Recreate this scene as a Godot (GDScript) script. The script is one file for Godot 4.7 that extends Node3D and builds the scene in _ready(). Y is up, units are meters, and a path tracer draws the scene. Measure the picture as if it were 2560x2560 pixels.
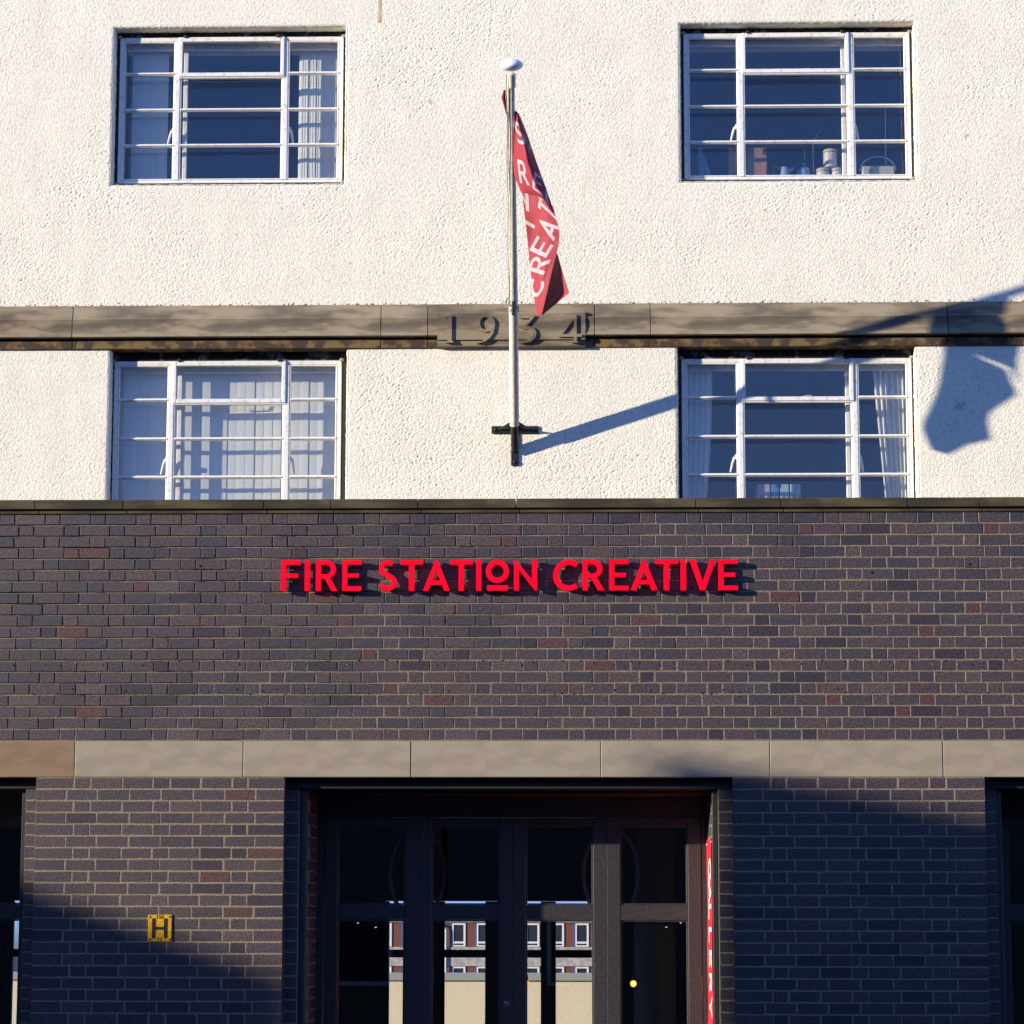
extends Node3D

# World: x to the right along the facade, y up, z towards the street. Brick frontage at z = 0, white roughcast wall behind it at z = WALL.
const WALL := -0.5
const GLAZING := -0.585
const SUN := Vector3(2.38, -0.56, -1.0)

var mats := {}
var brick_paints: Array[StandardMaterial3D] = []
var brick_meshes := {}
var rng := RandomNumberGenerator.new()
var names_taken := {}

const BRICK_TONES := [Vector3(0.0833, 0.0714, 0.0822), Vector3(0.0905, 0.0697, 0.0785), Vector3(0.0665, 0.0619, 0.0755), Vector3(0.1038, 0.0785, 0.0785),
	Vector3(0.0748, 0.0671, 0.0710), Vector3(0.0525, 0.0444, 0.0562), Vector3(0.1184, 0.0619, 0.0588), Vector3(0.1140, 0.0942, 0.0940)]


# ---------------------------------------------------------------- mesh builder
class Shape:
	var v := PackedVector3Array()
	var n := PackedVector3Array()
	var c := PackedColorArray()
	var uv := PackedVector2Array()
	var ix := PackedInt32Array()
	var tint := Color.WHITE
	var use_color := false
	var use_uv := false

	func point(p: Vector3, normal: Vector3, t := Vector2.ZERO) -> int:
		v.append(p)
		n.append(normal)
		c.append(tint)
		uv.append(t)
		return v.size() - 1

	func face(a: int, b: int, d: int) -> void:
		var g := (v[b] - v[a]).cross(v[d] - v[a])
		if g.dot(n[a] + n[b] + n[d]) > 0.0:
			ix.append_array(PackedInt32Array([a, d, b]))
		else:
			ix.append_array(PackedInt32Array([a, b, d]))

	func tri(a: Vector3, b: Vector3, d: Vector3, out: Vector3) -> void:
		var g := (b - a).cross(d - a).normalized()
		if g.dot(out) < 0.0:
			g = -g
		face(point(a, g), point(b, g), point(d, g))

	func quad(a: Vector3, b: Vector3, d: Vector3, e: Vector3, out: Vector3) -> void:
		var g := (d - a).cross(e - b).normalized()
		if g.dot(out) < 0.0:
			g = -g
		var i := point(a, g)
		var j := point(b, g)
		var k := point(d, g)
		var l := point(e, g)
		face(i, j, k)
		face(i, k, l)

	func box(lo: Vector3, hi: Vector3) -> void:
		cbox(lo, hi, 0.0)

	func cbox(lo: Vector3, hi: Vector3, ch: float) -> void:
		var mid := (lo + hi) / 2.0
		var h := (hi - lo) / 2.0
		ch = minf(ch, minf(h.x, minf(h.y, h.z)) * 0.8)
		for axis in 3:
			var u := (axis + 1) % 3
			var w := (axis + 2) % 3
			for s in [-1.0, 1.0]:
				var q := []
				for k in [[-1, -1], [1, -1], [1, 1], [-1, 1]]:
					var p := Vector3.ZERO
					p[axis] = s * h[axis]
					p[u] = k[0] * (h[u] - ch)
					p[w] = k[1] * (h[w] - ch)
					q.append(mid + p)
				var o := Vector3.ZERO
				o[axis] = s
				quad(q[0], q[1], q[2], q[3], o)
		if ch <= 0.0:
			return
		for axis in 3:
			var u := (axis + 1) % 3
			var w := (axis + 2) % 3
			for s in [-1.0, 1.0]:
				for t in [-1.0, 1.0]:
					var q := []
					for k in [[0, -1], [0, 1], [1, 1], [1, -1]]:
						var p := Vector3.ZERO
						p[axis] = k[1] * (h[axis] - ch)
						p[u] = s * (h[u] - (ch if k[0] == 1 else 0.0))
						p[w] = t * (h[w] - (ch if k[0] == 0 else 0.0))
						q.append(mid + p)
					var o := Vector3.ZERO
					o[u] = s
					o[w] = t
					quad(q[0], q[1], q[2], q[3], o)
		for a in [-1.0, 1.0]:
			for b in [-1.0, 1.0]:
				for d in [-1.0, 1.0]:
					var s := Vector3(a, b, d)
					tri(mid + s * Vector3(h.x, h.y - ch, h.z - ch), mid + s * Vector3(h.x - ch, h.y, h.z - ch), mid + s * Vector3(h.x - ch, h.y - ch, h.z), s)

	# a round bar through points, radii per point; ends closed
	func tube(points: Array, radii: Array, sides := 12) -> void:
		var rings := []
		var last := points.size() - 1
		for k in points.size():
			var d: Vector3 = (points[mini(k + 1, last)] - points[maxi(k - 1, 0)]).normalized()
			var a := d.cross(Vector3(0.3, 0.1, 0.95).normalized() if absf(d.z) < 0.9 else Vector3.RIGHT).normalized()
			var b := d.cross(a)
			var ring := []
			for s in sides:
				var w := TAU * s / sides
				var o := a * cos(w) + b * sin(w)
				ring.append(point(points[k] + o * radii[k], o))
			rings.append(ring)
			if k > 0:
				for s in sides:
					var t := (s + 1) % sides
					face(rings[k - 1][s], ring[s], ring[t])
					face(rings[k - 1][s], ring[t], rings[k - 1][t])
		for e in [0, last]:
			var d: Vector3 = (points[0] - points[1]).normalized() if e == 0 else (points[last] - points[last - 1]).normalized()
			var m := point(points[e], d)
			var ring := []
			for s in sides:
				ring.append(point(v[rings[e][s]], d))
			for s in sides:
				face(m, ring[s], ring[(s + 1) % sides])

	# a profile of (radius, height) turned round the y axis of xf
	func lathe(profile: Array, xf: Transform3D, sides := 24) -> void:
		var rows := []
		var last := profile.size() - 1
		for k in profile.size():
			var p: Vector2 = profile[k]
			var d: Vector2 = profile[mini(k + 1, last)] - profile[maxi(k - 1, 0)]
			var nn := Vector2(d.y, -d.x).normalized()
			var row := []
			for s in sides:
				var w := TAU * s / sides
				row.append(point(xf * Vector3(cos(w) * p.x, p.y, sin(w) * p.x), (xf.basis * Vector3(cos(w) * nn.x, nn.y, sin(w) * nn.x)).normalized()))
			rows.append(row)
			if k > 0:
				for s in sides:
					var t := (s + 1) % sides
					face(rows[k - 1][s], row[s], row[t])
					face(rows[k - 1][s], row[t], rows[k - 1][t])

	# a flat outline with holes, given thickness from z0 to z1, placed by xf
	func slab(outer: PackedVector2Array, holes: Array, z0: float, z1: float, xf := Transform3D()) -> void:
		var pieces := [outer]
		if holes.size():
			var hole: PackedVector2Array = holes[0]
			var mx := 0.0
			for p in hole:
				mx += p.x / hole.size()
			pieces = []
			for half in [PackedVector2Array([Vector2(-99, -99), Vector2(mx, -99), Vector2(mx, 99), Vector2(-99, 99)]), PackedVector2Array([Vector2(mx, -99), Vector2(99, -99), Vector2(99, 99), Vector2(mx, 99)])]:
				for part in Geometry2D.intersect_polygons(outer, half):
					for bit in Geometry2D.clip_polygons(part, hole):
						pieces.append(bit)
		for z in [z0, z1]:
			var o := xf.basis * Vector3(0, 0, 1 if z == z1 else -1)
			for piece in pieces:
				var t := Geometry2D.triangulate_polygon(piece)
				for k in range(0, t.size(), 3):
					tri(xf * Vector3(piece[t[k]].x, piece[t[k]].y, z), xf * Vector3(piece[t[k + 1]].x, piece[t[k + 1]].y, z), xf * Vector3(piece[t[k + 2]].x, piece[t[k + 2]].y, z), o)
		for loop in [outer] + holes:
			var turn := -1.0 if Geometry2D.is_polygon_clockwise(loop) else 1.0
			if loop != outer:
				turn = -turn
			for k in loop.size():
				var a: Vector2 = loop[k]
				var b: Vector2 = loop[(k + 1) % loop.size()]
				var d := (b - a) * turn
				quad(xf * Vector3(a.x, a.y, z0), xf * Vector3(b.x, b.y, z0), xf * Vector3(b.x, b.y, z1), xf * Vector3(a.x, a.y, z1), xf.basis * Vector3(d.y, -d.x, 0))

	# a profile in (z, y), run along x from x0 to x1
	func run(profile: Array, x0: float, x1: float) -> void:
		var p := PackedVector2Array(profile)
		slab(p, [], 0.0, x1 - x0, Transform3D(Basis(Vector3(0, 0, 1), Vector3(0, 1, 0), Vector3(1, 0, 0)), Vector3(x0, 0, 0)))

	func sheet(rows: Array, uvs := [], out := Vector3.ZERO) -> void:
		var cols: int = rows[0].size()
		var last := rows.size() - 1
		var at := v.size()
		for r in rows.size():
			for k in cols:
				var a: Vector3 = rows[mini(r + 1, last)][k] - rows[maxi(r - 1, 0)][k]
				var b: Vector3 = rows[r][mini(k + 1, cols - 1)] - rows[r][maxi(k - 1, 0)]
				var g := b.cross(a).normalized()
				point(rows[r][k], -g if g.dot(out) < 0.0 else g, uvs[r][k] if uvs.size() else Vector2.ZERO)
		for r in last:
			for k in cols - 1:
				var i := at + r * cols + k
				face(i, i + 1, i + cols + 1)
				face(i, i + cols + 1, i + cols)

	func mesh() -> ArrayMesh:
		var a := []
		a.resize(Mesh.ARRAY_MAX)
		a[Mesh.ARRAY_VERTEX] = v
		a[Mesh.ARRAY_NORMAL] = n
		if use_color:
			a[Mesh.ARRAY_COLOR] = c
		if use_uv:
			a[Mesh.ARRAY_TEX_UV] = uv
		a[Mesh.ARRAY_INDEX] = ix
		var m := ArrayMesh.new()
		m.add_surface_from_arrays(Mesh.PRIMITIVE_TRIANGLES, a)
		return m


# ---------------------------------------------------------------- naming and materials
func numbered(called: String, parent: Node) -> String:
	var key := str(parent.get_instance_id()) + called
	var k: int = names_taken.get(key, 0)
	names_taken[key] = k + 1
	return called if k == 0 else "%s_%03d" % [called, k]


func put(o: Node, called: String, parent: Node) -> void:
	o.name = numbered(called, parent)
	parent.add_child(o, true)


func group_node(called: String, parent: Node, at := Vector3.ZERO) -> Node3D:
	var o := Node3D.new()
	put(o, called, parent)
	o.position = at
	return o


func obj(called: String, s: Shape, material: Material, parent: Node = self) -> MeshInstance3D:
	return place(called, s.mesh(), material, parent)


func place(called: String, m: Mesh, material: Material, parent: Node = self) -> MeshInstance3D:
	var o := MeshInstance3D.new()
	o.mesh = m
	o.material_override = material
	o.cast_shadow = GeometryInstance3D.SHADOW_CASTING_SETTING_ON
	put(o, called, parent)
	return o


func tag(o: Node, label: String, category: String, group := "") -> Node:
	o.set_meta("label", label)
	o.set_meta("category", category)
	if group:
		o.set_meta("group", group)
	return o


func structure(o: Node) -> Node:
	o.set_meta("kind", "structure")
	return o


func stuff(o: Node) -> Node:
	o.set_meta("kind", "stuff")
	return o


func srgb(r: float, g: float, b: float) -> Color:
	return Color(r, g, b).linear_to_srgb()


func noise_texture(kind: int, frequency: float, octaves: int, low: Color, high: Color, seed_value: int, size := 512, as_normal := 0.0, spread := Vector2(0.2, 0.8)) -> NoiseTexture2D:
	var f := FastNoiseLite.new()
	f.noise_type = kind
	f.frequency = frequency
	f.fractal_octaves = octaves
	f.seed = seed_value
	var t := NoiseTexture2D.new()
	t.width = size
	t.height = size
	t.seamless = true
	t.noise = f
	if as_normal > 0.0:
		t.as_normal_map = true
		t.bump_strength = as_normal
	else:
		var g := Gradient.new()
		g.offsets = PackedFloat32Array([spread.x, spread.y])
		g.colors = PackedColorArray([low, high])
		t.color_ramp = g
	return t


# seamless blotches drawn out along the courses
func streaks(low: Color, high: Color, seed_value: int, stretch: int) -> ImageTexture:
	var f := FastNoiseLite.new()
	f.noise_type = FastNoiseLite.TYPE_SIMPLEX_SMOOTH
	f.frequency = 0.012
	f.fractal_octaves = 6
	f.fractal_gain = 0.6
	f.seed = seed_value
	var im := f.get_seamless_image(512 / stretch, 512)
	im.convert(Image.FORMAT_RGB8)
	im.resize(512, 512, Image.INTERPOLATE_CUBIC)
	for y in 512:
		for x in 512:
			im.set_pixel(x, y, low.lerp(high, smoothstep(0.2, 0.8, im.get_pixel(x, y).r)))
	return ImageTexture.create_from_image(im)


# a material over world-space noise; scale = texture repeats per metre
func paint(color: Color, rough: float, texture: Texture2D = null, scale := 1.0, normal: Texture2D = null, normal_strength := 0.5) -> StandardMaterial3D:
	var m := StandardMaterial3D.new()
	m.albedo_color = color
	m.roughness = rough
	if texture:
		m.albedo_texture = texture
	if normal:
		m.normal_enabled = true
		m.normal_texture = normal
		m.normal_scale = normal_strength
	m.uv1_triplanar = true
	m.uv1_world_triplanar = true
	m.uv1_scale = Vector3.ONE * scale
	return m


func plain(color: Color, rough: float, metal := 0.0) -> StandardMaterial3D:
	var m := StandardMaterial3D.new()
	m.albedo_color = color
	m.roughness = rough
	m.metallic = metal
	return m


func make_materials() -> void:
	var simplex := FastNoiseLite.TYPE_SIMPLEX_SMOOTH
	var grain := noise_texture(simplex, 0.05, 4, Color(0.62, 0.62, 0.62), Color(1, 1, 1), 11, 512, 0.0, Vector2(0.25, 0.8))
	var fine := noise_texture(simplex, 0.09, 3, Color.BLACK, Color.WHITE, 12, 512, 6.0)
	var tooth := noise_texture(simplex, 0.16, 3, Color.BLACK, Color.WHITE, 17, 1024, 5.0)
	var pebble := noise_texture(FastNoiseLite.TYPE_CELLULAR, 0.045, 2, Color.BLACK, Color.WHITE, 13, 2048, 10.0)
	var stain := noise_texture(simplex, 0.009, 6, Color(0.66, 0.65, 0.65), Color(1.08, 1.04, 0.98), 14, 1024, 0.0, Vector2(0.25, 0.8))
	var clouded := noise_texture(simplex, 0.02, 4, Color(0.84, 0.84, 0.85), Color(1, 1, 1), 15, 512, 0.0, Vector2(0.3, 0.7))
	var fired := noise_texture(simplex, 0.016, 5, Color(0.66, 0.65, 0.70), Color(1.06, 0.98, 0.93), 16, 1024, 0.0, Vector2(0.3, 0.72))
	mats.roughcast = paint(Color.WHITE, 0.95, noise_texture(simplex, 0.06, 3, Color(0.93, 0.925, 0.91), Color(1, 1, 1), 25, 512, 0.0, Vector2(0.2, 0.5)), 0.9, pebble, 0.48)
	mats.roughcast.vertex_color_use_as_albedo = true
	mats.roughcast_plain = paint(srgb(0.85, 0.805, 0.682), 0.95, mats.roughcast.albedo_texture, 0.9, pebble, 0.9)
	mats.sandstone = paint(srgb(0.32, 0.27, 0.195), 0.9, stain, 0.42, tooth, 0.5)
	mats.sandstone_dark = paint(srgb(0.285, 0.235, 0.165), 0.9, stain, 0.5, tooth, 0.5)
	mats.spalled = paint(srgb(0.17, 0.12, 0.07), 0.9, noise_texture(simplex, 0.02, 4, Color(0.60, 0.58, 0.60), Color(1.2, 1.05, 0.82), 18, 512, 0.0, Vector2(0.4, 0.62)), 0.55, tooth, 0.6)
	mats.coping = paint(srgb(0.080, 0.066, 0.034), 0.9, stain, 0.6, tooth, 0.6)
	mats.lintel = paint(srgb(0.325, 0.278, 0.205), 0.88, stain, 0.4, tooth, 0.22)
	mats.lintel.albedo_texture = noise_texture(simplex, 0.008, 6, Color(0.91, 0.90, 0.90), Color(1.03, 1.01, 1.0), 19, 1024, 0.0, Vector2(0.25, 0.75))
	mats.lintel_red = paint(srgb(0.245, 0.165, 0.10), 0.88, mats.lintel.albedo_texture, 0.7, tooth, 0.225)
	var weathered := streaks(Color(0.66, 0.65, 0.65), Color(1.08, 1.04, 0.98), 14, 4)
	var dressed := streaks(Color(0.93, 0.925, 0.93), Color(1.03, 1.01, 1.0), 19, 2)
	for k in [mats.sandstone, mats.sandstone_dark, mats.coping]:
		k.albedo_texture = weathered
		k.uv1_scale = Vector3.ONE * 0.8
	for k in [mats.lintel, mats.lintel_red]:
		k.albedo_texture = dressed
		k.uv1_scale = Vector3.ONE * 0.8
	mats.mortar_new = paint(srgb(0.45, 0.35, 0.23), 0.95, grain, 3.0, fine, 0.9)
	mats.mortar = paint(srgb(0.37, 0.285, 0.19), 0.95, grain, 3.0, fine, 0.9)
	mats.core = plain(srgb(0.12, 0.10, 0.09), 0.9)
	mats.brick_many = paint(Color.WHITE, 0.5, fired, 3.1, fine, 0.22)
	mats.brick_many.vertex_color_use_as_albedo = true
	for t in BRICK_TONES:
		brick_paints.append(paint(srgb(t.x, t.y, t.z), 0.5, fired, 3.1, fine, 0.22))
	mats.white_paint = paint(srgb(0.79, 0.78, 0.75), 0.45, noise_texture(simplex, 0.03, 4, Color(0.90, 0.885, 0.86), Color(1, 1, 1), 21, 512, 0.0, Vector2(0.15, 0.40)), 0.9)
	mats.white_plaster = plain(srgb(0.62, 0.62, 0.60), 0.8)
	mats.black_putty = paint(srgb(0.018, 0.017, 0.018), 0.7, grain, 4.0)
	mats.peeling = paint(srgb(0.5, 0.5, 0.5), 0.8, noise_texture(simplex, 0.02, 4, Color(0.05, 0.05, 0.055), Color(0.5, 0.5, 0.52), 23, 512, 0.0, Vector2(0.62, 0.72)), 0.6)
	var glass := StandardMaterial3D.new()
	glass.transparency = BaseMaterial3D.TRANSPARENCY_ALPHA
	glass.albedo_color = Color(0.02, 0.02, 0.03, 0.015)
	glass.roughness = 0.0
	glass.metallic_specular = 0.5
	mats.glass = glass
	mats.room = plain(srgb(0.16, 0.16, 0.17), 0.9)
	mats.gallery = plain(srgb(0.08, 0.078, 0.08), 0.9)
	mats.blind = plain(srgb(0.78, 0.79, 0.72), 0.85)
	mats.blind.backlight_enabled = true
	mats.blind.backlight = Color(0.25, 0.25, 0.24)
	mats.red_gloss = plain(srgb(0.92, 0.001, 0.024), 0.4)
	mats.red_gloss.metallic_specular = 0.25
	mats.door_paint = paint(srgb(0.044, 0.043, 0.046), 0.38, clouded, 3.0)
	mats.black_steel = plain(srgb(0.010, 0.010, 0.011), 0.55)
	mats.oxide = plain(srgb(0.055, 0.010, 0.008), 0.6)
	mats.bracket = plain(srgb(0.016, 0.016, 0.017), 0.4)
	mats.pole = paint(srgb(0.84, 0.79, 0.68), 0.45, clouded, 2.0)
	mats.ball = plain(srgb(0.82, 0.82, 0.83), 0.3)
	mats.rope = paint(srgb(0.58, 0.52, 0.42), 0.9, grain, 6.0)
	mats.flag_red = plain(srgb(0.285, 0.017, 0.036), 0.75)
	mats.asphalt = paint(srgb(0.04, 0.04, 0.041), 0.9, grain, 0.7, fine, 0.5)
	mats.paving = paint(srgb(0.10, 0.095, 0.09), 0.9, grain, 0.6, fine, 0.4)
	mats.cream_wall = paint(srgb(0.76, 0.69, 0.55), 0.95, mats.roughcast.albedo_texture, 0.9, pebble, 0.5)
	mats.grey_coping = plain(srgb(0.32, 0.34, 0.36), 0.8)
	mats.far_brick = paint(srgb(0.30, 0.105, 0.065), 0.9, grain, 0.6)
	mats.far_stone = paint(srgb(0.50, 0.46, 0.40), 0.9, clouded, 0.2)
	mats.dark_pane = plain(srgb(0.03, 0.035, 0.045), 0.15)
	mats.slate = plain(srgb(0.05, 0.05, 0.06), 0.7)
	mats.harled = plain(srgb(0.14, 0.125, 0.11), 0.9)


# ---------------------------------------------------------------- letters: outlines in a box of height 1
func stroke(points: Array, width: float) -> PackedVector2Array:
	return Geometry2D.offset_polyline(PackedVector2Array(points), width / 2.0, Geometry2D.JOIN_MITER, Geometry2D.END_BUTT)[0]


func arc(middle: Vector2, rx: float, ry: float, from_deg: float, to_deg: float, steps := 14) -> Array:
	var out := []
	for k in steps + 1:
		var a := deg_to_rad(lerpf(from_deg, to_deg, float(k) / steps))
		out.append(middle + Vector2(cos(a) * rx, sin(a) * ry))
	return out


func rect2(x0: float, y0: float, x1: float, y1: float) -> PackedVector2Array:
	return PackedVector2Array([Vector2(x0, y0), Vector2(x1, y0), Vector2(x1, y1), Vector2(x0, y1)])


# [[outline, [hole]], ...]
func letter_shape(ch: String) -> Array:
	var s := 0.17
	match ch:
		"F":
			return [[PackedVector2Array([Vector2(0, 0), Vector2(s, 0), Vector2(s, 0.43), Vector2(0.55, 0.43), Vector2(0.55, 0.57), Vector2(s, 0.57), Vector2(s, 0.85), Vector2(0.62, 0.85), Vector2(0.62, 1), Vector2(0, 1)]), []]]
		"E":
			return [[PackedVector2Array([Vector2(0, 0), Vector2(0.62, 0), Vector2(0.62, 0.15), Vector2(s, 0.15), Vector2(s, 0.43), Vector2(0.54, 0.43), Vector2(0.54, 0.57), Vector2(s, 0.57), Vector2(s, 0.85), Vector2(0.62, 0.85), Vector2(0.62, 1), Vector2(0, 1)]), []]]
		"I":
			return [[rect2(0, 0, 0.175, 1), []]]
		"L":
			return [[PackedVector2Array([Vector2(0, 0), Vector2(0.56, 0), Vector2(0.56, 0.15), Vector2(s, 0.15), Vector2(s, 1), Vector2(0, 1)]), []]]
		"T":
			return [[PackedVector2Array([Vector2(0.27, 0), Vector2(0.45, 0), Vector2(0.45, 0.85), Vector2(0.72, 0.85), Vector2(0.72, 1), Vector2(0, 1), Vector2(0, 0.85), Vector2(0.27, 0.85)]), []]]
		"V":
			return [[PackedVector2Array([Vector2(0.355, 0), Vector2(0.495, 0), Vector2(0.85, 1), Vector2(0.66, 1), Vector2(0.425, 0.30), Vector2(0.19, 1), Vector2(0, 1)]), []]]
		"Y":
			return [[PackedVector2Array([Vector2(0.30, 0), Vector2(0.47, 0), Vector2(0.47, 0.42), Vector2(0.77, 1), Vector2(0.57, 1), Vector2(0.385, 0.60), Vector2(0.20, 1), Vector2(0, 1), Vector2(0.30, 0.42)]), []]]
		"N":
			return [[PackedVector2Array([Vector2(0, 0), Vector2(s, 0), Vector2(s, 0.66), Vector2(0.70, 0), Vector2(0.75, 0), Vector2(0.75, 1), Vector2(0.58, 1), Vector2(0.58, 0.36), Vector2(0.06, 1), Vector2(0, 1)]), []]]
		"A":
			return [[PackedVector2Array([Vector2(0, 0), Vector2(0.185, 0), Vector2(0.26, 0.19), Vector2(0.61, 0.19), Vector2(0.685, 0), Vector2(0.87, 0), Vector2(0.475, 1), Vector2(0.395, 1)]), [PackedVector2Array([Vector2(0.325, 0.34), Vector2(0.545, 0.34), Vector2(0.435, 0.64)])]]]
		"R":
			var o := [Vector2(0, 0), Vector2(s, 0), Vector2(s, 0.40), Vector2(0.28, 0.40), Vector2(0.51, 0), Vector2(0.71, 0), Vector2(0.455, 0.43)]
			o.append_array(arc(Vector2(0.355, 0.705), 0.29, 0.295, -65, 90, 12))
			o.append(Vector2(0, 1))
			var h := [Vector2(s, 0.545)]
			h.append_array(arc(Vector2(0.33, 0.70), 0.145, 0.155, -90, 90, 10))
			h.append(Vector2(s, 0.855))
			return [[PackedVector2Array(o), [PackedVector2Array(h)]]]
		"S":
			var p := arc(Vector2(0.36, 0.735), 0.205, 0.185, 42, 228, 14)
			p.append_array(arc(Vector2(0.36, 0.275), 0.23, 0.195, 55, -155, 16))
			return [[stroke(p, 0.16), []]]
		"C":
			return [[stroke(arc(Vector2(0.5, 0.5), 0.42, 0.42, 52, 308, 26), 0.17), []]]
		"G":
			var p := arc(Vector2(0.5, 0.5), 0.42, 0.42, 52, 345, 26)
			p.append_array([Vector2(0.9, 0.5), Vector2(0.55, 0.5)])
			return [[stroke(p, 0.16), []]]
		"O":
			return [[PackedVector2Array(arc(Vector2(0.375, 0.63), 0.375, 0.375, 0, 350, 35)), [PackedVector2Array(arc(Vector2(0.375, 0.63), 0.205, 0.205, 0, 345, 23))]], [rect2(0.045, 0.0, 0.715, 0.175), []]]
	return []


func inside(shapes: Array, p: Vector2) -> bool:
	for s in shapes:
		if Geometry2D.is_point_in_polygon(p, s[0]) and not s[1].any(func(h): return Geometry2D.is_point_in_polygon(p, h)):
			return true
	return false


# ---------------------------------------------------------------- the setting in the light
func _ready() -> void:
	rng.seed = 1934
	var cam := Camera3D.new()
	cam.name = "camera"
	cam.set_frustum(0.0473373, Vector2(0, 0.0078957), 0.1, 900.0)
	cam.transform = Transform3D(Basis(Vector3(0.99974638, 0.00153129, -0.0224683), Vector3(0.0010635, 0.99336233, 0.11502237), Vector3(0.02249529, -0.1150171, 0.99310877)), Vector3(0, 1.65, 16))
	add_child(cam)
	cam.current = true

	var sky := ProceduralSkyMaterial.new()
	sky.sky_top_color = srgb(0.052, 0.135, 0.43)
	sky.sky_horizon_color = srgb(0.19, 0.31, 0.59)
	sky.sky_curve = 0.15
	sky.ground_bottom_color = srgb(0.05, 0.05, 0.05)
	sky.ground_horizon_color = srgb(0.12, 0.13, 0.15)
	sky.sun_angle_max = 6.0
	var env := Environment.new()
	env.background_mode = Environment.BG_SKY
	env.sky = Sky.new()
	env.sky.sky_material = sky
	sky.energy_multiplier = 1.17
	env.tonemap_mode = Environment.TONE_MAPPER_LINEAR
	env.tonemap_exposure = 1.75
	env.ssao_enabled = true
	env.ssil_enabled = true
	env.sdfgi_enabled = true
	var we := WorldEnvironment.new()
	we.name = "environment"
	we.environment = env
	add_child(we)

	var sun := DirectionalLight3D.new()
	sun.name = "sun"
	sun.light_energy = 1.6
	sun.light_color = Color(1.0, 0.95, 0.855)
	sun.light_angular_distance = 0.53
	sun.shadow_enabled = true
	sun.basis = Basis.looking_at(SUN.normalized(), Vector3.UP)
	add_child(sun)

	make_materials()
	build_ground()
	build_station()
	build_behind()
	build_street()
	build_flag()
	build_signs()
	build_window_things()
	build_gallery_things()


func build_ground() -> void:
	# one sheet: level street, a yard behind the station, then land that falls away
	var s := Shape.new()
	var zs := [420.0, 60.0, 10.0, -22.0, -27.0, -44.0, -80.0, -700.0]
	var ys := [-0.12, -0.12, -0.12, -0.12, -0.5, -4.0, -5.0, -5.0]
	var rows := []
	for k in zs.size():
		var row := []
		for x in [-500.0, -60.0, -20.0, 0.0, 20.0, 60.0, 500.0]:
			row.append(Vector3(x, ys[k], zs[k]))
		rows.append(row)
	s.sheet(rows, [], Vector3.UP)
	structure(obj("ground", s, mats.asphalt))
	var p := Shape.new()
	p.cbox(Vector3(-60, -0.3, -21.5), Vector3(60, 0.0, 3.2), 0.01)
	structure(obj("pavement", p, mats.paving))


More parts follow.
